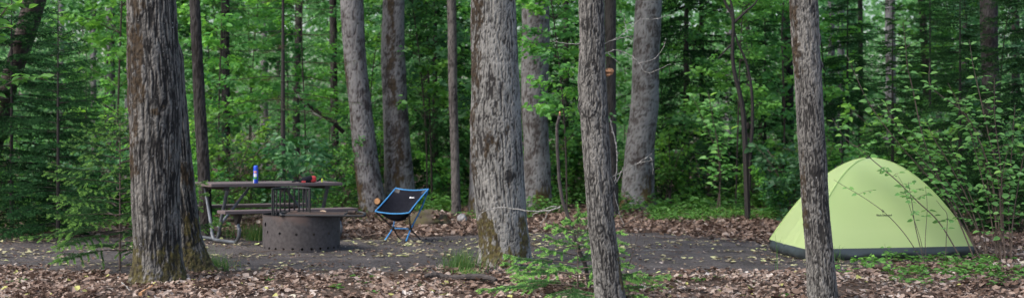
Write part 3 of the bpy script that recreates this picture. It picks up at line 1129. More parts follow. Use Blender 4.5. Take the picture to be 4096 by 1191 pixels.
# ------------------------------------------------------------------ spruces
def sprig_needles(mb, A, B, nl, nw, step, per, tint0, tint1, r, tip_light=.0, up=.0):
    """needles along many straight axes A->B (arrays)"""
    L = np.linalg.norm(B - A, axis=1)
    cnt = np.maximum(2, (L / step).astype(int)) * per
    idx = np.repeat(np.arange(len(A)), cnt)
    n = len(idx)
    t = r.uniform(0, 1, n)
    Pp = A[idx] * (1 - t)[:, None] + B[idx] * t[:, None]
    T = nrm(B - A)[idx]
    rad = np.cross(T, rdir(n, r))
    rad = nrm(rad + np.array([0, 0, up]))
    D = nrm(T * r.uniform(.5, 1.0, n)[:, None] + rad)
    S = nrm(np.cross(D, rdir(n, r)))
    l = nl * r.uniform(.7, 1.15, n)[:, None] * (1 - .35 * t[:, None])
    V = np.empty((n, 3, 3))
    V[:, 0] = Pp + S * nw * .5
    V[:, 1] = Pp - S * nw * .5
    V[:, 2] = Pp + D * l
    tint = tint0[idx] * (1 - t) + tint1[idx] * t
    mb.add(V.reshape(-1, 3), np.arange(n * 3).reshape(-1, 3), tint=np.repeat(np.clip(tint + r.uniform(-.1, .1, n), 0, 1), 3))


def spruce_parts(H, spread, z0, dz, nb, tw, nl, nw, step, per, r, droop=.25, tipl=.0, power=.75, rise=.25, bare=0.0, twl=.3, keep=1.0, sub=False, wild=.4):
    """returns (needle mesh builder, wood mesh builder)"""
    nb_ = MB()
    wd = MB()
    tube(wd, np.array([[0, 0, -.1], [0, 0, H * .5], [0, 0, H]]), [max(.012, H * .009), H * .005, .003], 8, bark=.5, moss=0)
    A, B, t0, t1 = [], [], [], []
    z = z0
    while z < H - .03:
        f = 1 - z / H
        k = nb if z < H * .85 else max(3, nb - 1)
        off = r.uniform(0, 2 * PI)
        for j in range(k):
            if r.uniform() > keep:
                continue
            a = off + j * 2 * PI / k + r.uniform(-.35, .35)
            L = spread * (f ** power) * r.uniform(.7, 1.12) + .04
            zz = z + r.uniform(-1, 1) * wild * dz
            dr = droop * r.uniform(1 - .6 * wild, 1 + .6 * wild)
            o = np.array([math.cos(a), math.sin(a), 0])
            s = np.array([-math.sin(a), math.cos(a), 0])
            m = max(4, int(L / .12))
            tt = np.linspace(0, 1, m + 1)
            zc = zz + L * (rise * tt * (.4 + .6 * (1 - f)) - dr * f * tt ** 2 * 1.2 + .16 * tt ** 4)
            path = o[None] * (L * tt)[:, None] + s[None] * (np.sin(tt * 2.5 + a) * .05 * L)[:, None]
            path[:, 2] = zc
            tube(wd, path, [.003 + L * .0032, .0015], 4, cap=False, bark=.2, moss=0)
            for q in range(m):
                if tt[q] < bare:
                    continue
                A.append(path[q])
                B.append(path[q + 1])
                light = tipl * (1.0 if q == m - 1 else .0)
                t0.append(light * .7)
                t1.append(light)
            nt = max(2, int(L * tw))
            for q in range(nt):
                u = bare + (1 - bare) * (q + .8) / (nt + .4)
                pos = np.array([np.interp(u, tt, path[:, c_]) for c_ in range(3)])
                l2 = twl * L * (1 - u) * r.uniform(.7, 1.1) + min(.07, .25 * L)
                for sd in (-1, 1):
                    dv = nrm(o * .75 + s * sd * r.uniform(.7, 1.0) + np.array([0, 0, r.uniform(-.35, .05) * (droop * 2.5)]))
                    e = pos + dv * l2
                    cut = max(.5, 1 - .075 / l2)
                    mid = pos * (1 - cut) + e * cut
                    A.append(pos), B.append(mid), t0.append(0), t1.append(.1)
                    e2 = e + np.array([0, 0, -.12 * l2 * droop * 3])
                    A.append(mid), B.append(e2), t0.append(tipl * r.uniform(.5, 1)), t1.append(tipl)
                    if sub and l2 > .12:
                        for g in (.35, .6, .82):
                            pp = pos * (1 - g) + e * g
                            d2 = nrm(dv + (s * sd * -.6 + o * .5) * r.uniform(.6, 1.2) * (1 if g != .6 else -1) + np.array([0, 0, -.1]))
                            ee = pp + d2 * l2 * .38 * r.uniform(.7, 1.1)
                            A.append(pp), B.append(ee), t0.append(tipl * .3), t1.append(tipl)
        z += dz * (.75 + .5 * f)
    # leader
    A.append(np.array([0, 0, H - .12])), B.append(np.array([0, 0, H + .03])), t0.append(tipl * .5), t1.append(tipl)
    A, B, t0, t1 = np.array(A), np.array(B), np.array(t0), np.array(t1)
    base = r.uniform(.05, .35, len(A))
    sprig_needles(nb_, A, B, nl, nw, step, per, np.maximum(base, t0), np.maximum(base, t1), r, up=.25)
    return nb_, wd


def spruce(name, label, loc, parts, nmat, wmat='bark_dark', rz=0, group=None):
    root = thing(name, label, 'spruce', loc, rz, group)
    parts[1].build('trunk', wmat, root)
    parts[0].build('crown', nmat, root)
    return root


r = np.random.RandomState(3)
g = G(2314, 1182)
spruce('young_spruce', 'small bright green spruce at the foot of the slim scaly trunk', (g[0], g[1] + .12, gz1(g[0], g[1])),
       spruce_parts(.76, 1.0, .05, .086, 6, 9, .026, .0055, .0036, 3, r, droop=.25, tipl=1.0, power=1.25, rise=.36, bare=.22, twl=.46, keep=.88), 'needle_fresh', 'twig')
r = np.random.RandomState(5)
g = G(480, 1072)
spruce('young_spruce', 'young spruce with light green tips just left of the thick dark trunk', (g[0], g[1], gz1(g[0], g[1])),
       spruce_parts(1.62, 1.22, .22, .13, 6, 8, .028, .0062, .0046, 3, r, droop=.34, tipl=1.0, power=.7, rise=.28, bare=.15, twl=.46, keep=.95), 'needle_young', 'twig')
r = np.random.RandomState(8)
g = G(232, 962)
spruce('spruce', 'dark spruce with a bare pointed leader at the left edge of the clearing', (g[0], g[1], 0),
       spruce_parts(3.15, 1.15, .2, .17, 6, 9, .034, .009, .010, 2, r, droop=.32, tipl=.6, keep=.8, power=.8, rise=.2, bare=.1, sub=True), 'needle')
r = np.random.RandomState(9)
g = G(60, 948)
spruce('spruce', 'tall dark spruce filling the bottom left corner of the woods', (g[0] - .15, g[1] + .3, 0),
       spruce_parts(3.6, 1.6, .3, .19, 7, 9, .038, .011, .011, 2, r, droop=.5, tipl=.7, power=.7, rise=.12, bare=.15, sub=True), 'needle')
r = np.random.RandomState(14)
dry = spruce_parts(5.2, 1.6, .25, .24, 5, 8, .022, .004, .016, 2, r, droop=.42, tipl=1.0, power=.6, rise=.1, bare=.3, keep=.8)
spruce('spruce', 'thin half bare spruce behind the picnic table, brown twigs and pale tips', (P(1132, 489, 21.5)[0], 21.5, 0), dry, 'needle_dry')

r = np.random.RandomState(21)
SP = []
for k in range(2):
    SP.append(spruce_parts(7.5, 1.75 + .2 * k, .3, .23, 6, 8, .042, .012, .014, 2, r, droop=.55 + .08 * k, tipl=.8, power=.65, rise=.12, bare=.12, sub=True, wild=1.0))
S6 = spruce('spruce', 'large dark spruce with light tips right of the large leaning poplar', (P(2745, 489, 26.3)[0], 26.3, 0), SP[0], 'needle')
S8 = spruce('spruce', 'dark spruce between the rusty streaked poplar and the stout pale trunk', (P(1740, 489, 27.5)[0], 27.5, 0), SP[1], 'needle')
for k, (px, d, sc, lab) in enumerate([
        (2270, 27.5, .7, 'dark spruce in the gap between the mossy footed poplar and slim scaly trunk'),
        (3390, 25.5, .6, 'dark spruce behind the tent just right of the slim trunk there'),
        (3720, 24.5, .58, 'dark spruce behind the right shoulder of the tent'),
        (4110, 19.0, .62, 'spruce with drooping boughs at the right edge of the woods'),
        (3570, 20.6, .46, 'dark spruce close behind the apex of the tent'),
        (3840, 19.6, .5, 'dark spruce close behind the tall shrub right of the tent'),
        (3060, 27.5, .6, 'dark spruce left of the slim trunk by the tent, behind the forked tree'),
        (345, 23.0, .33, 'dark spruce between the thick dark trunk and the bare leader spruce')]):
    dup((S6, S8)[k % 2], (P(px, 489, d)[0], d, 0), k * 1.9 + .4, sc, lab)


# ------------------------------------------------------------------ broadleaf saplings and shrubs
def sapling_parts(H, nl, spread, leafL, r, lean=.25, z0=.35, per=34, tmin=0, tmax=1, lw=.62, stems=1, rad=.018, flat=.85):
    lf, wd = MB(), MB()
    for s_ in range(stems):
        a0 = r.uniform(0, 2 * PI)
        ln = lean * r.uniform(.4, 1.2) * (1 if stems == 1 else 2.2)
        pts = [np.array([0, 0, -.05]) + (r.normal(0, .05, 3) * np.array([1, 1, 0]) if stems > 1 else 0)]
        for t in (.3, .6, .85, 1):
            pts.append(np.array([math.cos(a0) * ln * t * t * H * .5, math.sin(a0) * ln * t * t * H * .5, H * t]) + r.normal(0, .03, 3) * H * .25)
        path = smooth_path(pts, 5)
        tube(wd, path, [rad, rad * .25], 6, bark=.5, moss=0)
        zz = path[:, 2]
        for k in range(nl):
            z = z0 + (H - z0) * ((k + r.uniform()) / nl)
            i = min(len(path) - 1, np.searchsorted(zz, z))
            b = path[i]
            a = r.uniform(0, 2 * PI)
            f = 1 - .55 * max(0, (z - z0) / (H - z0))
            L = spread * f * r.uniform(.5, 1.1)
            e = b + np.array([math.cos(a) * L, math.sin(a) * L, L * r.uniform(.05, .5)])
            mid = b * .5 + e * .5 + np.array([0, 0, L * .1])
            bp = smooth_path([b, mid, e], 3)
            tube(wd, bp, [rad * .35, .002], 4, cap=False, bark=.5, moss=0)
            m = per
            u = r.uniform(.25, 1.03, m)
            c = np.stack([np.interp(u, np.linspace(0, 1, len(bp)), bp[:, j]) for j in range(3)], 1)
            side = np.array([-math.sin(a), math.cos(a), 0])
            w = r.normal(0, 1, m)[:, None] * L * .26 * (1.1 - u)[:, None]
            c = c + side * w + np.stack([r.normal(0, .03, m), r.normal(0, .03, m), r.normal(-.02, .05, m)], 1)
            ang = r.uniform(0, 2 * PI, m)
            D = np.stack([np.cos(ang) + math.cos(a) * .6, np.sin(ang) + math.sin(a) * .6, r.normal(-.2, .25, m)], 1)
            Nn = np.array([0, 0, 1.0]) + r.normal(0, flat, (m, 3))
            l = leafL * r.uniform(.6, 1.2, m)
            tt = np.clip(r.uniform(tmin, tmax) + r.normal(0, .16, m), 0, 1)
            leaves(lf, c, D, Nn, l, l * lw, tt)
    return lf, wd


def bush(name, label, cat, loc, parts, lmat, wmat='twig', rz=0, group=None, wname='trunk', lname='crown'):
    root = thing(name, label, cat, loc, rz, group)
    parts[1].build(wname, wmat, root)
    parts[0].build(lname, lmat, root)
    return root


r = np.random.RandomState(77)
PROTO = [sapling_parts(5.6, 46, 1.2, .11, r, z0=.7, per=52), sapling_parts(6.2, 48, 1.4, .12, r, z0=1.3, lean=.4, per=52), sapling_parts(4.4, 40, 1.1, .10, r, z0=.3, per=48)]
ZONES = [  # px from, px to, phrase
    (-700, 500, 'leafy green sapling in the woods left of the thick dark trunk'),
    (760, 1360, 'leafy green sapling in the woods behind the picnic table'),
    (1440, 1900, 'leafy green sapling in the woods behind the folding chair'),
    (2060, 2560, 'leafy green sapling in the woods between the middle trunks'),
    (2640, 3160, 'leafy green sapling in the woods behind the forked brown tree'),
    (3260, 4800, 'leafy green sapling in the woods behind the tent'),
]
first = {}
lay = [(23.5, 10), (26.5, 15), (30, 18), (35, 20), (41, 22)]
r = np.random.RandomState(99)
for d0, cnt in lay:
    for i in range(cnt):
        px = -500 + 5100 * (i + r.uniform(.1, .9)) / cnt
        d = d0 + r.uniform(-1.6, 1.8)
        if px > 3250 and d < 25.5:
            continue
        zone = min(ZONES, key=lambda q: max(q[0] - px, px - q[1], 0))
        x = P(px, 489, d)[0]
        k = r.randint(3)
        lab, grp = zone[2], zone[2].replace('leafy green sapling', 'saplings')
        sc = r.uniform(.8, 1.15)
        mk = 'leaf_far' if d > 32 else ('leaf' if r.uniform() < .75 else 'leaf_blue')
        if (k, mk) not in first:
            first[(k, mk)] = bush('sapling', lab, 'sapling', (x, d, 0), (PROTO[k][0], PROTO[k][1]), mk, 'bark_brown', group=grp)
            first[(k, mk)].rotation_euler = (0, 0, r.uniform(0, 6))
        else:
            dup(first[(k, mk)], (x, d, 0), r.uniform(0, 6.28), sc, lab, grp)

# low shrubs along the forest edge
r = np.random.RandomState(123)
SH = [sapling_parts(1.25, 9, .5, .075, r, z0=.1, per=20, stems=5, rad=.008, lean=.5), sapling_parts(.9, 8, .45, .085, r, z0=.08, per=18, stems=5, rad=.007, lean=.6)]
SZ = [(-700, 520, 'low leafy shrub under the dark spruces at left'), (700, 1420, 'low leafy shrub in the undergrowth behind the picnic table'),
      (1480, 1900, 'low leafy shrub in the undergrowth behind the folding chair'), (2200, 2500, 'low leafy shrub behind the slim scaly trunk'),
      (2620, 3150, 'low leafy shrub at the edge of the woods left of the tent'), (3250, 4700, 'low leafy shrub in the undergrowth behind the tent')]
sf = {}
for i in range(64):
    px = -300 + 4700 * (i + r.uniform()) / 64
    d = r.uniform(21.2, 27) if 500 < px < 1400 or px > 3000 else r.uniform(24.4, 29)
    if px < 500:
        d = r.uniform(19.5, 25)
    if 700 < px < 1350:
        d = r.uniform(20.2, 26)
    zone = min(SZ, key=lambda q: max(q[0] - px, px - q[1], 0))
    k = r.randint(2)
    mk = 'leaf' if r.uniform() < .6 else 'leaf_bright' if r.uniform() < .4 else 'leaf_blue'
    x = P(px, 489, d)[0]
    grp = zone[2].replace('low leafy shrub', 'low shrubs')
    if (k, mk) not in sf:
        sf[(k, mk)] = bush('shrub', zone[2], 'shrub', (x, d, 0), SH[k], mk, group=grp, wname='stems', lname='foliage')
    else:
        dup(sf[(k, mk)], (x, d, 0), r.uniform(0, 6.28), r.uniform(.75, 1.35), zone[2], grp)


# distant woods as one mass
def far_woods():
    r = np.random.RandomState(5)
    mb = MB()
    n = 8000
    d = r.uniform(46, 88, n)
    px = r.uniform(-900, 5000, n)
    x = (px - CX) / FPX * d
    z = r.uniform(.1, 11, n)
    m = 26
    c = np.stack([x, d, z], 1)
    c = np.repeat(c, m, 0) + r.normal(0, 1, (n * m, 3)) * np.array([.7, .5, .32])
    D = rdir(n * m, r) * np.array([1, 1, .5])
    t = np.repeat(r.uniform(.1, 1, n), m) + r.normal(0, .12, n * m)
    kites(mb, c, D, np.array([0, 0, 1.0]) + r.normal(0, .55, (n * m, 3)), r.uniform(.16, .3, n * m), r.uniform(.11, .2, n * m), np.clip(t, 0, 1))
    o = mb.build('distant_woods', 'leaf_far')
    tag(o, 'far pale green foliage of the woods seen between the trunks', 'woods', kind='stuff')


far_woods()

# far thin trunks
r = np.random.RandomState(31)
TZ = [(-400, 560, 'thin far trunk in the woods left of the thick dark trunk'), (740, 1400, 'thin far trunk in the woods above the picnic table'),
      (1440, 2500, 'thin far trunk in the woods behind the middle trunks'), (2620, 3170, 'thin far trunk in the woods behind the forked brown tree'),
      (3260, 4500, 'thin far trunk in the woods above the tent')]
fp = []
for i in range(14):
    px = -200 + 4500 * (i + r.uniform()) / 14
    d = r.uniform(34, 58)
    zone = min(TZ, key=lambda q: max(q[0] - px, px - q[1], 0))
    grp = zone[2].replace('thin far trunk', 'thin far trunks')
    if i < 3:
        w = (16, 12, 20)[i]
        lean = (10, -14, 4)[i]
        yb = HY + CAMH * FPX / d
        t = tree([(-60, px - w / 2 + lean, px + w / 2 + lean), (300, px - w / 2, px + w / 2), (yb, px - w * .6, px + w * .6)], d, 'plain', ('bark_grey', 'bark_brown', 'bark_grey')[i], zone[2],
                 n=12, dz=.2, seed=300 + i, H=11, flare=.1, crown=(i == 2), group=grp, csc=1.2)
        fp.append(t)
    else:
        dup(fp[i % 3], (P(px, 489, d)[0], d, 0), r.uniform(0, 6.28), r.uniform(.8, 1.4), zone[2], grp)


# ---- forked brown tree right of centre
def pix_tree(name, label, cat, d, stems, wmat, r0, lmat=None, leaf=None, seed=0, group=None, base=None, dd=0.0):
    r = np.random.RandomState(seed)
    bx, by = stems[0][-1]
    b = P(bx, by, d)
    root = thing(name, label, cat, (b[0], d, gz1(b[0], d)), 0, group)
    wd, lf = MB(), MB()
    for i, s in enumerate(stems):
        off = r.uniform(-dd, dd)
        pts = [P(x, y, d + off * (1 - j / max(1, len(s) - 1))) for j, (x, y) in enumerate(s)]
        pts = local(root, pts)
        if i == 0:
            pts[-1][2] = -.05
        path = smooth_path(pts[::-1], 6)
        rr = r0[i] if isinstance(r0, (list, tuple)) else r0
        tube(wd, path, [rr, rr * .35], 6, bark=.45, moss=0)
    wd.build('trunk', wmat, root)
    return root, lf


fk, _ = pix_tree('forked_tree', 'dark brown forked tree with bare crooked stems right of the large leaning poplar', 'tree', 21.5,
                 [[(2890, -20), (2905, 20), (2932, 82), (2930, 220), (2940, 300), (2960, 380), (2975, 480), (2985, 700), (2992, 886)],
                  [(2915, -20), (2928, 30), (2934, 90)], [(3040, -20), (3020, 15), (2985, 45), (2938, 90)],
                  [(2938, 130), (2955, 180), (2985, 250), (3005, 350), (3010, 480), (3000, 640), (2996, 760)],
                  [(2872, 236), (2895, 210), (2925, 180)]], 'bark_dark', [.05, .03, .026, .035, .02])


def leafy_stems(name, label, cat, d, stems, r0, lmat, L, seed, wmat='twig', from_t=.0, gap=.085, side=.5, tmin=.3, tmax=1, dd=.1, ztip=True, keep=1.0, group=None):
    """multi-stemmed shrub; stems listed tip to base in photo pixels; opposite leaf pairs"""
    r = np.random.RandomState(seed)
    bx = np.mean([s['p'][-1][0] for s in stems])
    b = P(bx, HY, d)
    root = thing(name, label, cat, (b[0], d, gz1(b[0], d)), 0, group)
    wd, lf = MB(), MB()
    C, D, Nn, Ls, T = [], [], [], [], []
    for s in stems:
        off = r.uniform(-dd, dd)
        p = s['p']
        pts = local(root, [P(x, y, d + off * (1 - j / (len(p) - 1))) for j, (x, y) in enumerate(p)])
        pts[-1][2] = -.04
        pts[-1][1] = r.uniform(-.08, .08)
        path = smooth_path(pts[::-1], 8)
        rr = s.get('r', r0)
        tube(wd, path, [rr, rr * .3], 5)
        ds = np.r_[0, np.cumsum(np.linalg.norm(np.diff(path, axis=0), axis=1))]
        tot = ds[-1]
        u = s.get('from', from_t) * tot
        flip = 0
        while u <= tot + 1e-6:
            q = np.array([np.interp(u, ds, path[:, j]) for j in range(3)])
            t = u / tot
            if r.uniform() < s.get('keep', keep):
                a = r.uniform(0, PI) if flip else r.uniform(-.4, .4)
                for sg in (0, PI):
                    o = np.array([math.cos(a + sg), math.sin(a + sg) * .9, 0])
                    if r.uniform() < side and t < .93:
                        # side twig with several leaves
                        tl = r.uniform(.06, .24) * (1.15 - t * .6)
                        e = q + o * tl + np.array([0, 0, tl * r.uniform(.1, .6)])
                        tube(wd, np.array([q, q * .5 + e * .5 + np.array([0, 0, .01]), e]), [rr * .3, .0015], 4, cap=False)
                        for w in np.arange(.35, 1.01, .065 / tl * .9):
                            qq = q * (1 - w) + e * w
                            sd = np.array([-o[1], o[0], 0])
                            for s2 in (-1, 1):
                                C.append(qq), D.append(o * .5 + sd * s2 + np.array([0, 0, r.uniform(-.3, .25)])), Ls.append(L * r.uniform(.55, 1))
                                T.append(r.uniform(tmin, tmax) * .9)
                        C.append(e), D.append(o + np.array([0, 0, r.uniform(-.1, .4)])), Ls.append(L * r.uniform(.7, 1.05)), T.append(r.uniform(tmin, tmax))
                    else:
                        up = .1 if t < .9 else .55
                        C.append(q + o * .012), D.append(o + np.array([0, 0, up + r.uniform(-.25, .25)])), Ls.append(L * r.uniform(.75, 1.15)), T.append(min(1, r.uniform(tmin, tmax) + .35 * (t > .8)))
            flip = 1 - flip
            u += gap * r.uniform(.8, 1.25)
    n = len(C)
    Nn = np.array([0, -.25, 1.0]) + r.normal(0, .38, (n, 3))
    Ls = np.array(Ls)
    leaves(lf, np.array(C), np.array(D), Nn, Ls, Ls * .68, np.clip(np.array(T), 0, 1), fold=.3, droop=.22)
    wd.build('stems', wmat, root)
    lf.build('foliage', lmat, root)
    return root


leafy_stems('sapling', 'slender sapling with pale fresh leaves standing right of the large leaning poplar', 'sapling', 22.6,
            [dict(p=[(2835, 375), (2850, 470), (2868, 560), (2878, 640), (2880, 740), (2866, 866)], r=.014),
             dict(p=[(2760, 370), (2790, 430), (2830, 520), (2872, 640), (2878, 760)], r=.008), dict(p=[(2930, 500), (2900, 560), (2880, 640), (2878, 760)], r=.008)],
            .012, 'leaf_shrub', .125, 5, from_t=.32, gap=.12, side=.6, tmin=.1, tmax=.8, dd=.15)

# tall shrub right of the tent
S_ = dict
leafy_stems('tall_shrub', 'tall many stemmed leafy shrub with fresh leaf pairs at the right of the tent', 'shrub', 15.35, [
    S_(p=[(3612, 88), (3622, 180), (3630, 264), (3650, 352), (3705, 591), (3817, 839), (3900, 1043)], r=.009, **{'from': .42}),
    S_(p=[(3720, 250), (3718, 330), (3760, 380), (3852, 448), (3917, 560), (3975, 760), (3990, 1043)], r=.010, **{'from': .4}),
    S_(p=[(3792, 332), (3825, 400), (3860, 480), (3930, 640), (3985, 820), (4000, 1043)], r=.009, **{'from': .45}),
    S_(p=[(3877, 160), (3893, 264), (3920, 384), (3950, 520), (3990, 700), (4015, 1043)], r=.009, **{'from': .4}),
    S_(p=[(3977, 308), (3980, 480), (4000, 640), (4010, 800), (4020, 1043)], r=.009, **{'from': .35}),
    S_(p=[(3388, 224), (3420, 296), (3460, 384), (3516, 472), (3600, 580), (3740, 740), (3850, 900), (3930, 1043)], r=.009, **{'from': .4}),
    S_(p=[(3328, 472), (3380, 552), (3432, 591), (3489, 639), (3585, 720), (3665, 800), (3761, 895), (3860, 1043)], r=.008, keep=.7, **{'from': .25}),
    S_(p=[(3540, 400), (3570, 480), (3640, 580), (3740, 700), (3840, 850), (3930, 1043)], r=.008, **{'from': .35}),
    S_(p=[(3700, 480), (3740, 560), (3800, 660), (3880, 820), (3950, 1043)], r=.008, **{'from': .3}),
    S_(p=[(3620, 500), (3680, 580), (3770, 700), (3880, 860), (3960, 1043)], r=.007, **{'from': .35}),
    S_(p=[(3860, 420), (3880, 520), (3920, 680), (3960, 850), (3990, 1043)], r=.008, **{'from': .3}),
    S_(p=[(4060, 420), (4050, 560), (4040, 720), (4035, 860), (4040, 1043)], r=.009, **{'from': .3}),
    S_(p=[(4120, 500), (4095, 620), (4070, 760), (4050, 900), (4040, 1043)], r=.009, **{'from': .3}),
    S_(p=[(3930, 560), (3940, 660), (3960, 780), (3985, 900), (4000, 1043)], r=.008, **{'from': .25}),
    S_(p=[(4030, 600), (4010, 700), (4000, 820), (4005, 930), (4010, 1043)], r=.008, **{'from': .25}),
    S_(p=[(3800, 560), (3830, 660), (3880, 780), (3930, 900), (3960, 1043)], r=.007, **{'from': .3}),
], .008, 'leaf_shrub', .084, 11, gap=.085, side=.40, keep=.88, tmin=.15, tmax=.75, dd=.28)
leafy_stems('slender_shrub', 'sparse slender shrub with few leaves standing right in front of the tent', 'shrub', 15.2, [
    S_(p=[(3336, 719), (3376, 743), (3457, 791), (3545, 855), (3625, 943), (3700, 1051)], r=.005, keep=.35, **{'from': .55}),
    S_(p=[(3633, 727), (3640, 770), (3649, 815), (3661, 903), (3695, 1051)], r=.006, keep=.8, **{'from': .55}),
    S_(p=[(3701, 743), (3709, 831), (3701, 967), (3700, 1051)], r=.005, keep=.3, **{'from': .4}),
    S_(p=[(3745, 800), (3769, 830), (3789, 863), (3785, 960), (3775, 1051)], r=.005, keep=.4, **{'from': .35}),
    S_(p=[(3590, 700), (3612, 740), (3640, 830), (3680, 950), (3700, 1051)], r=.004, keep=.35, **{'from': .6}),
], .005, 'leaf_shrub', .062, 13, gap=.07, side=.15, tmin=.0, tmax=.4, dd=.06, wmat='twig_dark')

# leafy branch hanging in at the top left corner
leafy_stems('sapling', 'sapling with large pale leaves hanging in at the top left corner', 'sapling', 14.2,
            [S_(p=[(120, 40), (70, 20), (20, 40), (-60, 200), (-120, 600), (-130, 1090)], r=.012, **{'from': .72}),
             S_(p=[(70, 130), (30, 110), (-20, 140), (-80, 300), (-120, 700), (-130, 1090)], r=.01, **{'from': .7}),
             S_(p=[(200, 330), (140, 310), (40, 330), (-40, 420), (-100, 700), (-130, 1090)], r=.01, **{'from': .6}),
             S_(p=[(-10, -60), (-40, 40), (-80, 300), (-120, 700), (-130, 1090)], r=.011, **{'from': .6})], .01, 'leaf_bright', .12, 17, gap=.1, side=.35, tmin=0, tmax=.35)


# ---- dead broken sapling with the arching twig (front, left of slim scaly trunk)
b = P(2352, 1150, 12.7)
ds = thing('dead_sapling', 'dead broken bare stem leaning beside the small bright spruce, pale twig arching left', 'dead sapling', (b[0], 12.7, 0))
mb = MB()
path = smooth_path(local(ds, [P(2358, 1160, 12.7), P(2344, 1071, 12.7), P(2304, 967, 12.7), P(2288, 911, 12.7), P(2248, 791, 12.7), P(2230, 620, 12.7), P(2228, 512, 12.7), P(2240, 452, 12.7)]), 5)
path += rng.normal(0, .003, path.shape)
tube(mb, path, [.019, .016, .013], 8)
mb.build('stem', 'deadwood', ds)
mb = MB()
tube(mb, np.array([path[-1] - [0, 0, .015], path[-1] + [.002, 0, .02]]), [.013, .004], 7)
mb.build('broken_tip', 'cutwood', ds)
twigs(ds, [[[(2244, 826), (2196, 840), (2119, 843), (1999, 829), (1933, 846), (1908, 881)], [(2198, 840), (2180, 870), (2160, 903)], [(2230, 828), (2200, 826), (2150, 850), (2130, 856)]]], 12.68, .0075, 'twig_pale', 'side_twig')
twigs(ds, [[[(2304, 967), (2330, 978), (2352, 968), (2346, 930), (2352, 890)]]], 12.68, .007, 'twig_pale', 'side_twig')
twigs(ds, [[[(2300, 985), (2270, 985), (2245, 994)]]], 12.66, .006, 'twig_dark', 'side_twig')
b = P(2498, 1140, 12.4)
bt = thing('bare_seedling', 'thin reddish bare seedling just right of the slim scaly trunk', 'seedling', (b[0], 12.4, 0))
mb = MB()
for pts, rr in (([(2492, 1178), (2500, 1103), (2531, 1016), (2553, 928), (2570, 880), (2590, 838)], .006), ([(2531, 1016), (2522, 960), (2512, 925)], .003), ([(2545, 960), (2580, 915), (2590, 900)], .003)):
    tube(mb, smooth_path(local(bt, [P(x, y, 12.4) for x, y in pts]), 5), [rr, rr * .3], 5)
mb.build('stem', 'twig_dark', bt)


def text_mesh(o):
    bpy.context.view_layer.update()
    me = bpy.data.meshes.new_from_object(o.evaluated_get(bpy.context.evaluated_depsgraph_get()))
    p = o.parent
    bpy.data.objects.remove(o)
    n = bpy.data.objects.new('lettering', me)
    COL.objects.link(n)
    n.parent = p
    return n


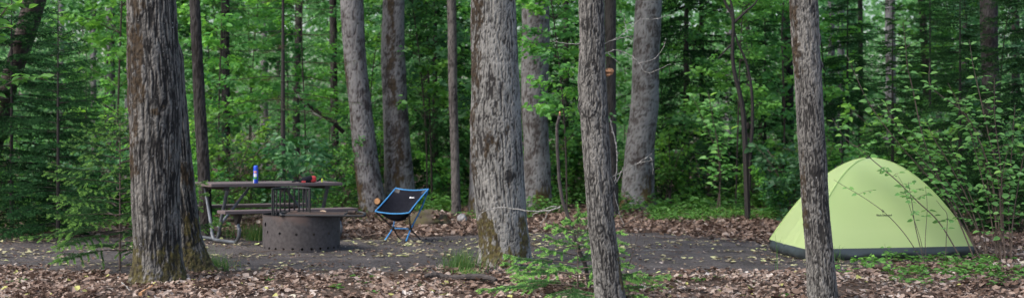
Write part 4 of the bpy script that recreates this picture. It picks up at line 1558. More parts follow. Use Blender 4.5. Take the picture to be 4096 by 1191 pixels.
# ------------------------------------------------------------------ tent
def build_tent():
    FL, FR, BL = G(3224, 1044), G(3896, 1030), G(3080, 996)
    BL = np.array([(3080 - CX) / FPX * 16.65, 16.65, 0])
    BR = BL + (FR - FL)
    cor = np.array([FL, FR, BR, BL])
    c = cor.mean(0)
    Hh = 1.075
    tent = thing('tent', 'lime green dome tent with a dark grey floor on the leaves at right', 'tent', (c[0], c[1], gz1(c[0], c[1]) + .02))
    cor = cor - c
    zb = .112
    rs = np.linspace(0.0, 1, 40)

    def pole(k, s):
        z = zb + (Hh - zb) * (1 - s ** (2.0, 1.95, 1.95, 1.84)[k])
        p = cor[k] * s
        return np.array([p[0], p[1], z])

    def surf(k, s, t):
        """panel k between corner k and k+1; s from apex, t along"""
        a, b = pole(k, s), pole((k + 1) % 4, s)
        q = a * (1 - t) + b * t
        mid = math.sin(PI * t)
        q = q * 1.0
        q[:2] *= 1 - .035 * mid * math.sin(PI * min(1, s)) + (.015 * mid if s > .9 else 0)
        q[2] += .01 * mid * (s - 1) * 0
        return q
    fly = MB()
    nt = 30
    for k in range(4):
        V = np.array([[surf(k, s, t) for t in np.linspace(0, 1, nt)] for s in rs])
        # gentle wrinkles fanning from the corners
        S2, T2 = np.meshgrid(rs, np.linspace(0, 1, nt), indexing='ij')
        wr = (vnoise(np.stack([T2.ravel() * 16 + k * 7, S2.ravel() * 2, T2.ravel() * 0], 1), 5) - .5).reshape(S2.shape)
        amp = .020 if k == 3 else .008
        nv = np.array([cor[k] + cor[(k + 1) % 4]])[0]
        nv = nrm(nv)
        V = V + nv * (wr * amp * S2 * np.sin(PI * T2))[..., None]
        if k == 3:
            fold = np.exp(-((T2 - .45) / .02) ** 2) * .010 * S2 + np.exp(-((T2 - .62) / .02) ** 2) * .008 * S2
            V = V + nv * fold[..., None]
        fly.add(V.reshape(-1, 3), grid_faces(len(rs), nt)[:, ::-1])
    fly.build('canopy', 'tent', tent, smooth=True)
    # seams over the poles
    sm = MB()
    for k in range(4):
        pts = np.array([pole(k, s) for s in np.linspace(.02, 1, 30)])
        pts = pts + nrm(np.array([cor[k][0], cor[k][1], .4])) * .003
        tube(sm, pts, .008, 6)
    sm.build('pole_sleeve', 'tent', tent)
    # bathtub floor
    fl = MB()
    nt = 40
    for k in range(4):
        a, b = cor[k], cor[(k + 1) % 4]
        nv = nrm((a + b) * np.array([1, 1, 0]))
        T = np.linspace(0, 1, nt)
        rows = []
        for j, (f, z) in enumerate([(.0, zb + .002), (.25, zb * .8), (.5, zb * .55), (.75, zb * .25), (1, 0.0), (1.15, -.02)]):
            bul = math.sin(PI * min(1, f)) * .05
            row = []
            for t in T:
                q = a * (1 - t) + b * t
                q = q * (1.0 + .004)
                q[:2] += nv[:2] * (.015 * math.sin(PI * t)) if f == 0 else nv[:2] * ((.015 + bul) * math.sin(PI * t) ** .6 - .03 * (f > .9))
                q[2] = z - (.03 * f) * math.sin(PI * t) + (vnoise(np.array([[t * 7 + k * 3, f * 2, 1.0]]), 6)[0] - .5) * .03 * math.sin(PI * t) * (0 < f < 1)
                q[:2] += nv[:2] * (vnoise(np.array([[t * 14 + k * 5, f * 3, 4.0]]), 8)[0] - .5) * .035 * (0 < f < 1)
                row.append(q)
            rows.append(row)
        fl.add(np.array(rows).reshape(-1, 3), grid_faces(6, nt)[:, ::-1])
    fl.build('floor', 'tent_floor', tent, smooth=True)
    # vent clip at the apex
    cl = MB()
    p = surf(0, .04, .5)
    tube(cl, np.array([pole(0, .06) + [0, -.004, .004], pole(2, .06) + [0, .004, .004]]), .010, 6)
    cl.build('hub_clip', 'plastic', tent)
    # lettering and emblem on the front face: find the surface point under the pixel
    best = None
    for s in np.linspace(.3, .99, 90):
        for t in np.linspace(.2, .8, 90):
            q = surf(0, s, t) + c
            px, py = CX + q[0] / q[1] * FPX, HY - (q[2] + gz1(c[0], c[1]) + .02 - CAMH) / q[1] * FPX
            e = (px - 3535) ** 2 + (py - 864) ** 2
            if best is None or e < best[0]:
                best = (e, s, t)
    _, s, t = best
    o = surf(0, s, t)
    ux = nrm(surf(0, s, t + .05) - surf(0, s, t - .05))
    uy = nrm(surf(0, s - .03, t) - surf(0, s + .03, t))
    uz = nrm(np.cross(ux, uy))
    uy = np.cross(uz, ux)
    mt = Matrix(((ux[0], uy[0], uz[0], 0), (ux[1], uy[1], uz[1], 0), (ux[2], uy[2], uz[2], 0), (0, 0, 0, 1)))
    cu = bpy.data.curves.new('lettering', 'FONT')
    cu.body = 'Black Diamond'
    cu.size = .030
    cu.align_x = 'CENTER'
    cu.extrude = .0008
    cu.offset = .0004
    tx = bpy.data.objects.new('lettering', cu)
    COL.objects.link(tx)
    tx.parent = tent
    cu.materials.append(M['print'])
    tx = text_mesh(tx)
    tx.matrix_local = Matrix.Translation(Vector(o + uz * .006)) @ mt
    em = MB()

    def q2(x, y):
        return o + uz * .006 + ux * x + uy * y
    cx_, cy_ = -.005, .055
    w, h, th_ = .016, .026, .007
    top, left, bot, right = (cx_, cy_ + h), (cx_ - w, cy_), (cx_, cy_ - h), (cx_ + w, cy_)
    it, il, ib = (cx_ + .002, cy_ + h - th_ * 1.6), (cx_ - w + th_, cy_), (cx_ + .002, cy_ - h + th_ * 1.6)
    em.add([q2(*top), q2(*left), q2(*il), q2(*it)], [[0, 1, 2, 3]])
    em.add([q2(*left), q2(*bot), q2(*ib), q2(*il)], [[0, 1, 2, 3]])
    em.add([q2(cx_ + .003, cy_ - .009), q2(cx_ + w, cy_ + .002), q2(cx_ + .008, cy_ + .012), q2(cx_ + .0, cy_ + .003)], [[0, 1, 2, 3]])
    em.build('emblem', 'print', tent)


build_tent()


# ------------------------------------------------------------------ picnic table
def build_table():
    th = math.radians(35)
    flp = P(843, 739, 17.55)
    L, Wd = 1.83, .72
    ex = np.array([math.cos(th), math.sin(th), 0])
    ey = np.array([-math.sin(th), math.cos(th), 0])
    c = flp + ex * L / 2 + ey * Wd / 2
    gr = gz1(c[0], c[1])
    t = thing('picnic_table', 'brown plank picnic table on bent steel pipe frames behind the fire ring', 'picnic table', (c[0], c[1], gr - .005), th)
    t.rotation_euler = (0, math.radians(.8), th)
    HT = flp[2] - gr + .005
    n = 4
    pw = Wd / n
    tp = MB()
    for i in range(n):
        box(tp, (rng.uniform(-.004, .004), -Wd / 2 + pw * (i + .5), HT - .021), (L, pw - .008, .042), bev=.004)
    tp.build('tabletop', 'wood', t)
    bz = HT - .315
    for s in (-1, 1):
        bb = MB()
        box(bb, (0, s * .655, bz - .02), (L, .245, .04), bev=.004)
        bb.build('bench', 'wood', t)
    cl = MB()
    for x in (-.70, 0, .70):
        box(cl, (x, 0, HT - .042 - .02), (.07, Wd - .06, .038))
    cl.build('cleat', 'bracket', t)
    for x in (-.70, .70):
        for s in (-1, 1):
            pts = [(x, s * .66, bz - .06), (x, s * .665, bz - .14), (x, s * .70, bz - .22), (x, s * .72, .19), (x, s * .70, .10), (x, s * .62, .035), (x, s * .50, .026),
                   (x + s * .024, s * .10, .026), (x + s * .024, -s * .0, .035), (x + s * .024, -s * .05, .10), (x + s * .024, -s * .09, .22), (x + s * .024, -s * .29, HT - .08)]
            fr = MB()
            tube(fr, smooth_path(pts, 6), .022, 10)
            fr.build('pipe_frame', 'steel', t)
            br = MB()
            V0 = np.array([[x - .025, s * .66 - .1, bz - .041], [x + .025, s * .66 - .1, bz - .041], [x + .025, s * .66 + .1, bz - .041], [x - .025, s * .66 + .1, bz - .041],
                           [x - .022, s * .66 - .025, bz - .18], [x + .022, s * .66 - .025, bz - .18], [x + .022, s * .66 + .025, bz - .18], [x - .022, s * .66 + .025, bz - .18]])
            br.add(V0, [[3, 2, 1, 0], [4, 5, 6, 7], [0, 1, 5, 4], [1, 2, 6, 5], [2, 3, 7, 6], [3, 0, 4, 7]])
            br.build('bench_bracket', 'bracket', t)
        bc = MB()
        sx = -1 if x > 0 else 1
        tube(bc, np.array([(x + sx * .02, .0, .16), (x + sx * .45, .0, HT - .07)]), .018, 8)
        bc.build('brace', 'steel', t)
        bc = MB()
        box(bc, (x + .012, 0, .16), (.03, .15, .05), bev=.004)
        bc.build('frame_plate', 'bracket', t)
    bpy.context.view_layer.update()
    return t, HT, c, th


TB, HT, TBC, TTH = build_table()
TBM = np.array(TB.matrix_world)


def on_table(px, back):
    """point on the tabletop seen at column px, 'back' metres in from the front edge"""
    best = None
    for u in np.linspace(-.9, .9, 181):
        q = TBM @ np.array([u, -.36 + back, HT + .0005, 1])
        e = abs(CX + q[0] / q[1] * FPX - px)
        if best is None or e < best[0]:
            best = (e, q[:3])
    return best[1]


# spray can
p = on_table(1024, .05)
can = thing('spray_can', 'blue aerosol can with orange and green label on the picnic table', 'spray can', p)
can.scale = (.96, .96, .95)
mb = MB()
R_ = .031
lathe(mb, [(0, 0), (R_ * .9, 0), (R_, .004), (R_, .165), (R_ * .93, .175), (R_ * .8, .178)], 24)
mb.build('body', 'can_blue', can, smooth=True)
mb = MB()
lathe(mb, [(R_ * .96, .172), (R_ * .98, .205), (R_ * .9, .222), (R_ * .7, .232), (0.0001, .235)], 24)
mb.build('cap', 'can_blue', can, smooth=True)
for nm, m_, z0, z1, a0, a1 in (('label_orange', 'can_orange', .138, .162, -2.3, -.95), ('label_white', 'can_white', .085, .128, -2.35, -.85), ('label_green', 'can_green', .055, .085, -2.5, -.8), ('label_base', 'can_white', .006, .05, -3.3, -2.25)):
    mb = MB()
    a = np.linspace(a0, a1, 12)
    V = np.array([[(R_ + .0008) * np.cos(a), (R_ + .0008) * np.sin(a), np.full(12, z)] for z in (z0, z1)]).transpose(0, 2, 1).reshape(-1, 3)
    mb.add(V, grid_faces(2, 12))
    mb.build('label_panel', m_, can)

# pouch
p = on_table(1234, .10)
pouch = thing('pouch', 'black nylon pouch with a red end lying on the picnic table', 'pouch', p, .15)
pouch.scale = (1.12, 1.2, 1.35)


def blob(mb, c, s, seed, n=20, m=12, e=.6, amp=.08):
    th_ = np.arange(n) * 2 * PI / n
    ph = np.linspace(-PI / 2, PI / 2, m)

    def sp(v):
        return np.sign(v) * np.abs(v) ** e
    V = []
    for f in ph:
        V.append(np.stack([sp(np.cos(f)) * sp(np.cos(th_)), sp(np.cos(f)) * sp(np.sin(th_)), np.full(n, sp(np.sin(f)))], 1))
    V = np.concatenate(V)
    V = V * (1 + (vnoise(V * 2 + seed, 3) - .5)[:, None] * amp * 2)
    mb.add(V * np.asarray(s) + np.asarray(c), grid_faces(m, n, True))


mb = MB()
# wedge-shaped body
prof = [(-.105, .012, .03), (-.085, .034, .042), (-.03, .052, .05), (.015, .06, .052), (.035, .056, .05)]
th_ = np.arange(20) * 2 * PI / 20
rows = []
for x, hz, hy in prof:
    cy, cz = np.cos(th_), np.sin(th_)
    rows.append(np.stack([np.full(20, x) + (cz > 0) * .008, np.sign(cy) * np.abs(cy) ** .6 * hy, hz * .5 * (1 + np.sign(cz) * np.abs(cz) ** .6) * 1.12], 1))
mb.add(np.concatenate(rows), grid_faces(5, 20, True))
rows0 = rows[0]
mb.add(np.vstack([rows0, rows0.mean(0)]), [[(j + 1) % 20, j, 20] for j in range(20)])
mb.build('body', 'fabric_black', pouch, smooth=True)
mb = MB()
blob(mb, (.055, 0, .031), (.034, .046, .031), 3, e=.45, amp=.15)
mb.build('red_end', 'red', pouch, smooth=True)
mb = MB()
box(mb, (-.052, -.072, .008), (.05, .022, .018), bev=.004)
mb.build('red_tab', 'red', pouch)
mb = MB()
tube(mb, smooth_path([(-.095, 0, .012), (-.13, -.01, .016), (-.165, .0, .010), (-.185, .01, .004)], 4), .010, 6)
tube(mb, smooth_path([(.095, 0, .012), (.125, 0, .02), (.145, 0, .038), (.155, 0, .03)], 4), .008, 6)
mb.build('strap', 'fabric_black', pouch)
mb = MB()
box(mb, (.158, -.005, .018), (.016, .02, .036), bev=.004)
mb.build('buckle', 'lime', pouch)


# ------------------------------------------------------------------ fire ring
def build_ring():
    d0 = 16.3
    R = .452
    cy = d0 + R
    cxp = (1205 - CX) / FPX * cy
    ring = thing('fire_ring', 'round rusty steel fire ring with cooking grate on the dirt in front of the table', 'fire ring', (cxp, cy, gz1(cxp, cy) - .02))
    Hr = .44
    mb = MB()
    n = 96
    holes = [(i * 2 * PI / 26 + .05, .064, .015) for i in range(26)]
    holes += [(i * 2 * PI / 14 + .25, .24 + .01 * math.sin(i), .015) for i in range(14)]
    holes.append((-PI / 2 - 1.0, .335, .025))
    nz_, nt_ = 90, 560
    th = np.arange(nt_) * 2 * PI / nt_
    zz = np.linspace(0, Hr, nz_)
    F = grid_faces(nz_, nt_, True)
    fz, ft = (zz[:-1] + zz[1:]) / 2, th + PI / nt_
    keep = np.ones((nz_ - 1, nt_), bool)
    for ha, hz, hr in holes:
        dt = (ft - ha + PI) % (2 * PI) - PI
        keep &= ((dt[None] * R) ** 2 + (fz[:, None] - hz) ** 2) > hr * hr
    dent = 1 + .004 * np.sin(th * 3 + 1) + .002 * np.sin(th * 7)
    for rad, nm_, m_, rev in ((R, 'drum', 'drum', False), (R - .006, 'inner_wall', 'soot_shade', True)):
        V = np.array([np.stack([np.cos(th) * rad * dent, np.sin(th) * rad * dent, np.full(nt_, z)], 1) for z in zz]).reshape(-1, 3)
        w_ = MB()
        FF = F[keep.ravel()]
        w_.add(V, FF[:, ::-1] if rev else FF)
        w_.build(nm_, m_, ring, smooth=True)
    rim = MB()
    a = np.arange(65) * 2 * PI / 64
    tube(rim, np.stack([np.cos(a) * (R + .001), np.sin(a) * (R + .001), np.full(65, Hr)], 1), .0045, 6, cap=False)
    rim.build('rim', 'rusty', ring)
    ash = MB()
    rr = np.linspace(0.001, R - .008, 14)
    th = np.arange(40) * 2 * PI / 40
    X = (rr[:, None] * np.cos(th)).ravel()
    Y = (rr[:, None] * np.sin(th)).ravel()
    ash.add(np.stack([X, Y, .06 + .08 * fbm(np.stack([X * 6, Y * 6, X * 0], 1), 3)], 1), grid_faces(14, 40, True))
    ash.build('ash_bed', 'ash', ring, smooth=True)
    # upright bar rack
    rk = MB()
    s = FPX / cy
    x0, x1 = (1090 - 1205) / s, (1240 - 1205) / s
    xm, hw = (x0 + x1) / 2, (x1 - x0) / 2
    zt = .735
    ph = np.linspace(PI * 1.0, 0, 30)
    top = np.stack([xm + np.cos(ph) * hw, np.sin(ph) * .26 - .02, np.full(30, zt)], 1)
    tube(rk, top, .013, 6)
    for q in np.linspace(PI, 0, 13):
        xx, yy = xm + math.cos(q) * hw, math.sin(q) * .26 - .02
        tube(rk, np.array([(xx, yy, Hr - .03), (xx, yy, zt)]), .011, 6)
    base = top.copy()
    base[:, 2] = Hr - .02
    tube(rk, base, .0085, 6)
    rk.build('bar_rack', 'black', ring)
    # cooking grate lying across
    sf = FPX / (d0 + .02)
    gx0, gx1, gxe = (1152 - 1205) / sf, (1395 - 1205) / sf, (1472 - 1205) / sf
    zf = Hr + .012
    yf, yb = -R + .02, -R + .52
    fr = MB()
    tube(fr, np.array([(gx0, yf, zf), (gxe, yf, zf - .006)]), .0125, 8)
    tube(fr, np.array([(gx0, yf, zf), (gx0, yb, zf)]), .011, 8)
    tube(fr, np.array([(gx0, yb, zf), (gx1, yb, zf)]), .011, 8)
    tube(fr, np.array([(gx1, yf, zf), (gx1, yb, zf)]), .011, 8)
    fr.build('grate_frame', 'black', ring)
    gr = MB()
    for yy in np.linspace(yf + .03, yb - .03, 20):
        tube(gr, np.array([(gx0, yy, zf + .003), (gx1, yy, zf + .003)]), .006, 5)
    gr.build('grate_bars', 'rusty', ring)
    hn = MB()
    tube(hn, smooth_path([(gxe - .01, yf, zf - .006), (gxe + .02, yf + .01, zf), (gxe + .02, yf + .06, zf + .018), (gxe - .03, yf + .09, zf + .03), (gxe - .07, yf + .09, zf + .03)], 4), .015, 8)
    hn.build('handle', 'plastic', ring)
    hn = MB()
    tube(hn, smooth_path([(gx0 + .02, yf - .003, zf), (gx0 - .015, yf - .01, zf + .004), (gx0 - .02, yf + .03, zf + .02), (gx0 + .03, yf + .06, zf + .03)], 4), .015, 8)
    hn.build('handle', 'plastic', ring)
    for xx in (gx0 + .07, gx0 + .75):
        hg = MB()
        tube(hg, np.array([(xx - .04, yb - .1, zf + .01), (xx + .04, yb - .1, zf + .01)]), .022, 12)
        hg.build('hinge', 'rusty', ring)
    # piece of wood on the grate
    w = bpy.context
    ch = thing('wood_chip', 'small pale splinter of wood lying on the cooking grate', 'wood chip', (cxp + (1302 - 1205) / FPX * (d0 + .3), d0 + .26, gz1(cxp, cy) - .015 + zf + .02), .3)
    mb = MB()
    tube(mb, np.array([(-.025, .03, .008), (0, 0, .012), (.03, -.04, .006)]), [.006, .011, .005], 6)
    mb.build('splinter', pbr('pale_wood', (.42, .31, .22), .8), ch)


build_ring()


# ------------------------------------------------------------------ folding chair
def build_chair():
    b = G(1611, 964)
    F = nrm(np.array([-.52, -.854, 0]))
    Lt = np.array([.854, -.52, 0])
    ch = thing('folding_chair', 'low folding camp chair with black mesh seat and blue frame', 'camp chair', (b[0], b[1], gz1(b[0], b[1])))

    def W(f, l, z):
        return F * f + Lt * l + np.array([0, 0, z])
    nu, nv = 25, 25
    V = np.empty((nv, nu, 3))

    def pt(u, v):
        # edge lines
        hw = .262 - .006 * v
        f = .23 - .43 * v
        z = .385 + .275 * v
        zz = z
        # front edge and top edge dip a little, belly sags
        cc = 1 - u * u
        f2 = f - .07 * cc * math.sin(PI * v) - .02 * cc * (1 - v)
        z2 = zz - cc * (.022 + .185 * math.sin(PI * min(1.0, v ** .62)) * (1 - v) ** .5)
        return W(f2, u * hw * (1 - .03 * math.sin(PI * v)), z2)
    for j, v in enumerate(np.linspace(0, 1, nv)):
        for i, u in enumerate(np.linspace(-1, 1, nu)):
            V[j, i] = pt(u, v)
    mb = MB()
    mb.add(V.reshape(-1, 3), grid_faces(nv, nu))
    mb.add(V.reshape(-1, 3) + F * -.004 + np.array([0, 0, -.004]), grid_faces(nv, nu)[:, ::-1])
    mb.build('seat_sling', 'fabric_black', ch, smooth=True)
    tr = MB()
    rr = .009
    ring_ = [pt(u, 0) for u in np.linspace(-1, 1, 13)] + [pt(1, v) for v in np.linspace(.06, 1, 12)] + [pt(u, 1) for u in np.linspace(.9, -1, 12)] + [pt(-1, v) for v in np.linspace(.94, .0, 12)]
    tube(tr, np.array(ring_), rr, 8, cap=False)
    tr.build('edge_trim', 'bluecloth', ch)
    # pocket corners
    pk = MB()
    for u0 in (-1, 1):
        Vp = np.array([[pt(u0 * (1 - .32 * a), 1 - .14 * b_) + F * .004 for a in np.linspace(0.03, 1, 6)] for b_ in np.linspace(.1, 1, 4)])
        pk.add(Vp.reshape(-1, 3), grid_faces(4, 6))
    pk.build('pole_pocket', 'plastic', ch)
    # logo
    lb = MB()
    q = pt(.14, .80) + F * .006
    e1 = nrm(pt(.3, .8) - pt(.0, .8))
    e2 = nrm(pt(.14, .85) - pt(.14, .75))
    a = np.arange(12) * 2 * PI / 12
    lb.add(np.vstack([q + e1 * -.028 + e1 * .011 * np.cos(a)[:, None] + e2 * .011 * np.sin(a)[:, None]]), [list(range(12))])
    lb.build('emblem', 'white', ch)
    cu = bpy.data.curves.new('lettering', 'FONT')
    cu.body = 'helinox'
    cu.size = .017
    cu.offset = .0008
    cu.extrude = .0004
    tx = bpy.data.objects.new('lettering', cu)
    COL.objects.link(tx)
    tx.parent = ch
    e3 = nrm(np.cross(e1, e2))
    e2b = np.cross(e3, e1)
    oo = q + e1 * -.012 + e2b * -.008 + F * .001
    cu.materials.append(M['white'])
    tx = text_mesh(tx)
    tx.matrix_local = Matrix(((e1[0], e2b[0], e3[0], oo[0]), (e1[1], e2b[1], e3[1], oo[1]), (e1[2], e2b[2], e3[2], oo[2]), (0, 0, 0, 1)))
    # frame: two hubs, a cross bar, four legs, four risers
    for s in (-1, 1):
        hub = W(.02, s * .135, .165)
        h = MB()
        blob(h, hub, (.026, .026, .022), 2, 12, 8, .7)
        h.build('hub', 'plastic', ch)
        m = MB()
        foot = W(.17, s * .165 - .0, .008)
        tube(m, np.array([hub, foot]), .0095, 8)
        l1 = m.build('leg', 'blue', ch)
        m = MB()
        tube(m, np.array([foot + (hub - foot) * .08, foot - (hub - foot) * .03]), .0125, 8)
        m.build('foot_cap', 'plastic', l1)
        m = MB()
        foot = W(-.17, s * .165, .008)
        tube(m, np.array([hub, foot]), .0085, 8)
        l2 = m.build('leg', 'pole_black', ch)
        m = MB()
        tube(m, np.array([foot + (hub - foot) * .08, foot - (hub - foot) * .03]), .012, 8)
        m.build('foot_cap', 'plastic', l2)
        m = MB()
        tube(m, np.array([hub, pt(s * .97, .02) + np.array([0, 0, -.01])]), .0085, 8)
        m.build('front_pole', 'pole_black', ch)
        m = MB()
        top = pt(s * .97, .97) - F * .012
        tube(m, smooth_path([hub, hub * .45 + top * .55 - F * .035, top], 5), .0095, 8)
        m.build('back_pole', 'blue', ch)
    m = MB()
    tube(m, np.array([W(.02, -.135, .165), W(.02, .135, .165)]), .0095, 8)
    m.build('cross_bar', 'blue', ch)


build_chair()


# ------------------------------------------------------------------ mound, stone, sticks
def lump(name, label, cat, c, s, mat, seed, n=36, m=16, rough=.35, attrs=None):
    mb = MB()
    th = np.arange(n) * 2 * PI / n
    ph = np.linspace(-.25, PI / 2, m)
    V = np.concatenate([np.stack([np.cos(f) * np.cos(th), np.cos(f) * np.sin(th), np.full(n, math.sin(f))], 1) for f in ph])
    V = V * (1 + (fbm(V * 2.2 + seed, 3) - .5)[:, None] * rough)
    mb.add(V * np.asarray(s), grid_faces(m, n, True))
    o = mb.build(name, mat, smooth=True)
    o.location = c
    tag(o, label, cat)
    return o


p = P(1712, 905, 20.6)
lump('mound', 'low mossy soil mound behind the right side of the folding chair', 'mound', (p[0], 20.6, -.02), (.36, .36, .24), 'mound', 3, rough=.7)
mnd = bpy.data.objects['mound']
mb = MB()
k = 260
aa, rr_ = rng.uniform(0, 2 * PI, k), .46 * np.sqrt(rng.uniform(0, 1, k))
xy = np.stack([np.cos(aa) * rr_, np.sin(aa) * rr_], 1)
keep = fbm(np.stack([xy[:, 0] * 5, xy[:, 1] * 5, xy[:, 0] * 0], 1), 2) > .45
xy, rr_ = xy[keep], rr_[keep]
curled(mb, xy, rng.uniform(.04, .09, len(xy)), np.clip(rng.beta(2, 2.4, len(xy)), 0, .9), .235 * np.sqrt(np.clip(1 - (rr_ / .40) ** 2, .01, 1)) + .02, flat=.6)
mb.build('leaf_cover', 'litter', mnd)['kind'] = 'stuff'
p = P(1848, 868, 21.3)
lump('stone', 'grey stone beside the mossy mound', 'stone', (p[0], 21.3, .05), (.07, .07, .085), 'stone', 5, rough=.5)
mb = MB()
pts = [P(1700, 1106, 13.35), P(1745, 1110, 13.35), P(1790, 1115, 13.32), P(1850, 1124, 13.25), P(1920, 1126, 13.2), P(1985, 1140, 13.05)]
pts = [np.array([q[0], q[1], .062 + .012 * math.sin(i * 2)]) for i, q in enumerate(pts)]
pp = smooth_path(pts, 6)
tube(mb, pp + rng.normal(0, .004, pp.shape), [.018, .027, .025, .031, .02], 8)
tube(mb, smooth_path([pts[1] + [0, 0, .0], pts[1] + [-.04, .05, .035], pts[1] + [-.1, .06, .045]], 4), [.012, .005], 6)
tag(mb.build('fallen_branch', 'deadwood'), 'dark fallen branch lying on the leaves before the stout pale trunk', 'branch')
STK = [('pale stick', [(560, 1130), (640, 1128), (720, 1145)], .011, 'twig_pale', 'pale straight stick lying across the foot of the thick dark trunk'),
       ('root', [(560, 1191), (600, 1165), (625, 1140)], .018, 'cutwood', 'split weathered stick slanting at the foot of the thick dark trunk'),
       ('stick', [(470, 1115), (500, 1150), (520, 1170)], .008, 'twig_pale', 'short pale twig on the leaves left of the thick dark trunk'),
       ('stick', [(0, 1038), (50, 1034), (110, 1036)], .006, 'twig_dark', 'thin dark twig on the dirt at the left edge'),
       ('stick', [(2620, 955), (2780, 958), (2860, 955)], .006, 'twig', 'long thin brown stick on the dirt left of the tent'),
       ('stick', [(2560, 1010), (2640, 1004), (2700, 1006)], .005, 'twig_pale', 'thin pale stick on the dirt right of the slim scaly trunk')]
for nm, pts, rr, m_, lab in STK:
    mb = MB()
    q = [G(*a) + np.array([0, 0, rr + .015]) for a in pts]
    q = smooth_path(q, 6)
    tube(mb, q + rng.normal(0, .003, q.shape), [rr, rr * .6], 6)
    tag(mb.build('stick', m_), lab, 'stick')
# fallen log under the far bench
mb = MB()
q = [P(905, 880, 21.4), P(1000, 870, 21.6), P(1060, 868, 21.8), P(1150, 858, 22)]
tube(mb, smooth_path(q, 5) + rng.normal(0, .006, (16, 3)), [.03, .04, .035], 8)
tag(mb.build('fallen_branch', 'twig'), 'brown fallen branch propped in the undergrowth behind the picnic table benches', 'branch')
mb = MB()
for q, rr in (([(1200, 395), (1260, 440), (1330, 490), (1375, 530)], .03), ):
    tube(mb, smooth_path([P(a, b_, 25) for a, b_ in q], 5), [rr, rr * 1.3], 7)
tag(mb.build('fallen_branch', 'bark_dark'), 'dark dead branch slanting down toward the leaning poplar', 'branch')
mb = MB()
tube(mb, smooth_path([P(a, b_, 25.4) for a, b_ in [(1190, 380), (1230, 430), (1290, 480)]], 5), [.018, .03], 7)
tag(mb.build('fallen_branch', 'twig_pale'), 'pale dead branch slanting in the leaves left of the leaning poplar', 'branch')


# ------------------------------------------------------------------ grass and ground cover
def blades(mb, xy, h, w, r, bend=.5):
    n = len(xy)
    a = r.uniform(0, 2 * PI, n)
    o = np.stack([np.cos(a), np.sin(a), np.zeros(n)], 1)
    s = np.stack([-np.sin(a), np.cos(a), np.zeros(n)], 1)
    b = np.stack([xy[:, 0], xy[:, 1], gz(xy[:, 0], xy[:, 1])], 1)
    V = np.empty((n, 7, 3))
    bd = (bend * r.uniform(.3, 1.3, n))[:, None]
    for i, (t, ww) in enumerate(((0, 1), (.4, .85), (.75, .5))):
        c = b + o * bd * h[:, None] * t * t + np.array([0, 0, 1]) * (h * t)[:, None] * (1 - .2 * bd * t)
        V[:, i * 2] = c + s * w * ww * .5
        V[:, i * 2 + 1] = c - s * w * ww * .5
    V[:, 6] = b + o * bd * h[:, None] + np.array([0, 0, 1]) * h[:, None] * (1 - .2 * bd)
    i0 = np.arange(n)[:, None] * 7
    t = np.repeat(np.clip(r.beta(2, 2, n) * .85 + (r.uniform(size=n) < .12) * .5, 0, 1), 7)
    mb.add(V.reshape(-1, 3), np.concatenate([i0 + np.array([0, 1, 3, 2]), i0 + np.array([2, 3, 5, 4])]), tint=t)
    mb.f.append((i0 + np.array([4, 5, 6])) + mb.n - n * 7)


def tuft(px, py, wpx, hpx, n, label, r, w=.004):
    g = G(px, py)
    s = FPX / g[1]
    mb = MB()
    xy = np.stack([r.normal(0, wpx / s * .3, n) + g[0], r.normal(0, wpx / s * .3, n) + g[1]], 1)
    blades(mb, xy, r.uniform(.35, 1.0, n) * hpx / s, w, r, .55)
    o = mb.build('grass_tuft', 'grass')
    return tag(o, label, 'grass')


r = np.random.RandomState(2)
tuft(1852, 1085, 130, 110, 420, 'green grass tuft at the left foot of the stout pale trunk', r)
tuft(1865, 1108, 120, 45, 260, 'short yellowing grass between the stout pale trunk and the dark fallen branch', r)
tuft(765, 1078, 130, 120, 650, 'fine grass clump growing between the two furrowed trunks', r)
tuft(850, 1080, 150, 75, 380, 'sparse grass right of the fused furrowed trunk', r)
tuft(1030, 958, 70, 75, 200, 'bright grass clump just left of the fire ring', r, .007)
tuft(1000, 945, 200, 70, 300, 'loose grass under the picnic table', r, .006)
tuft(3345, 1050, 40, 90, 16, 'few tall grass blades in front of the tent', r, .006)
tuft(3105, 1080, 20, 190, 2, 'pair of tall thin grass stems standing left of the slim trunk by the tent', r, .006)
tuft(2905, 885, 60, 80, 60, 'grass blades at the foot of the slender sapling', r, .006)
tuft(590, 1118, 90, 60, 160, 'short green blades at the left foot of the thick dark trunk', r)


def herbs(mb, C, r, L=.05, nleaf=9, hh=.09, spread=.06, t0=.2, t1=1):
    n = len(C)
    m = n * nleaf
    c = np.repeat(C, nleaf, 0)
    a = r.uniform(0, 2 * PI, m)
    rad = r.uniform(.0, spread, m)
    c = c + np.stack([np.cos(a) * rad, np.sin(a) * rad, np.repeat(r.uniform(.4, 1.2, n), nleaf) * hh * r.uniform(.4, 1, m)], 1)
    D = np.stack([np.cos(a), np.sin(a), r.uniform(-.2, .5, m)], 1)
    l = L * r.uniform(.6, 1.3, m)
    leaves(mb, c, D, np.array([0, 0, 1.0]) + r.normal(0, .3, (m, 3)), l, l * .65, np.clip(np.repeat(r.uniform(t0, t1, n), nleaf) + r.normal(0, .1, m), 0, 1))


def patch(label, px, py, n, r, noise_s=1.5, thr=.48, **kw):
    x0, x1 = px
    y0, y1 = py
    d0, d1 = CAMH * FPX / (y1 - HY), CAMH * FPX / (y0 - HY)
    d = r.uniform(d0, d1, n)
    pxs = r.uniform(x0, x1, n)
    x = (pxs - CX) / FPX * d
    k = fbm(np.stack([x * noise_s, d * noise_s, x * 0 + 2], 1), 2) > thr
    x, d = x[k], d[k]
    mb = MB()
    herbs(mb, np.stack([x, d, gz(x, d)], 1), r, **kw)
    return tag(mb.build('ground_cover', 'herb'), label, 'ground cover', kind='stuff')


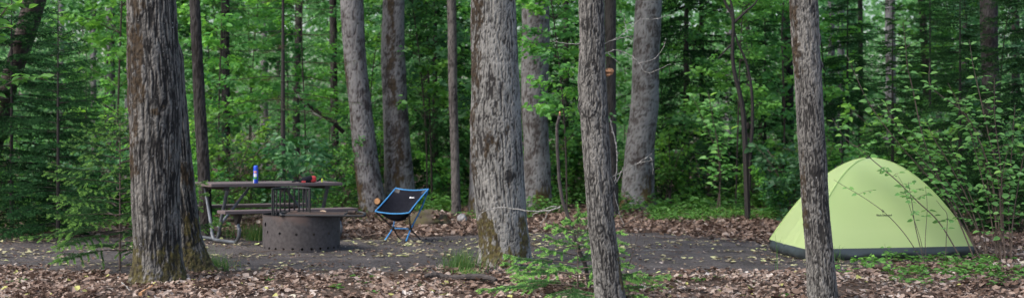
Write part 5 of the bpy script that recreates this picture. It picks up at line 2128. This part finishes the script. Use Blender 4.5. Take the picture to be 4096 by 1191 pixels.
patch('bright low herbs along the woods edge between the poplar and the tent', (2600, 3180), (858, 893), 420, r, thr=.35, L=.05, hh=.16, spread=.1)
patch('low green herbs around the foot of the tall shrub at right', (3560, 4300), (1034, 1150), 110, r, thr=.50, L=.06, hh=.1, spread=.09)
patch('green seedlings in the leaves in front of the tent', (3300, 4000), (1045, 1110), 60, r, thr=.48, L=.055, hh=.08, spread=.06)
patch('scattered green seedlings among the dead leaves nearest the camera', (-300, 4400), (1090, 1191), 90, r, thr=.5, L=.045, hh=.04, spread=.04)
patch('green herbs behind the chair and around the poplar feet', (1380, 2560), (848, 885), 260, r, thr=.45, L=.06, hh=.14, spread=.1)
patch('leafy green herbs on the forest floor behind the clearing', (-400, 4700), (800, 868), 2600, r, thr=.42, L=.085, hh=.3, spread=.16, nleaf=10, t0=0, t1=.6)
patch('green herbs at the back edge of the clearing at left', (-300, 900), (900, 952), 420, r, thr=.42, L=.07, hh=.2, spread=.12, t0=0, t1=.6)

# a few taller seedlings by the tent
for i, (px, py, h, lab) in enumerate([(3545, 1068, 95, 'upright seedling with small leaf tiers before the middle of the tent'), (3490, 1062, 55, 'small leafy seedling left of the tiered seedling by the tent'),
                                      (3160, 1022, 40, 'small leafy seedling at the left corner of the tent'), (3950, 1085, 60, 'leafy seedling below the tall shrub')]):
    leafy_stems('seedling', lab, 'seedling', G(px, py)[1], [S_(p=[(px - 6, py - h), (px, py - h * .5), (px, py)], r=.003, **{'from': .35})], .003, 'leaf_bright', .05, 40 + i, gap=.035, side=.1, tmin=.1, tmax=.7, dd=.02)

# ------------------------------------------------------------------ light
EL, AZ = math.radians(50), math.radians(238)
w = bpy.data.worlds.new('World')
scene.world = w
w.use_nodes = True
nt = w.node_tree
nt.nodes.clear()
sky = nt.nodes.new('ShaderNodeTexSky')
sky.sky_type = 'NISHITA'
sky.sun_disc = False
sky.sun_elevation = EL
sky.sun_rotation = AZ
sky.air_density = 1.0
sky.dust_density = 4.0
sky.ozone_density = 1.0
bg = nt.nodes.new('ShaderNodeBackground')
bg.inputs['Strength'].default_value = .15
wo = nt.nodes.new('ShaderNodeOutputWorld')
nt.links.new(sky.outputs[0], bg.inputs[0])
nt.links.new(bg.outputs[0], wo.inputs[0])
ld = bpy.data.lights.new('sun', 'SUN')
ld.energy = 1.15
ld.angle = math.radians(28)
ld.color = (1, .98, .94)
lo = bpy.data.objects.new('sun', ld)
COL.objects.link(lo)
sd = Vector((math.sin(AZ) * math.cos(EL), math.cos(AZ) * math.cos(EL), math.sin(EL)))
lo.rotation_euler = sd.to_track_quat('Z', 'Y').to_euler()
lo.location = (0, 0, 30)

# ------------------------------------------------------------------ camera and view
cam = bpy.data.cameras.new('camera')
cam.lens = 50
cam.sensor_width = 36
cam.clip_end = 1000
cam.shift_y = -(595.5 - HY) / 4096.0
cam.dof.use_dof = True
cam.dof.focus_distance = 13.6
cam.dof.aperture_fstop = 1.9
co = bpy.data.objects.new('camera', cam)
COL.objects.link(co)
co.location = (0, 0, CAMH)
co.rotation_euler = (PI / 2, 0, 0)
scene.camera = co
scene.view_settings.view_transform = 'Standard'
scene.view_settings.look = 'None'
scene.view_settings.exposure = 1.3
scene.view_settings.gamma = 1.0
scene.cycles.max_bounces = 8
scene.cycles.use_denoising = True
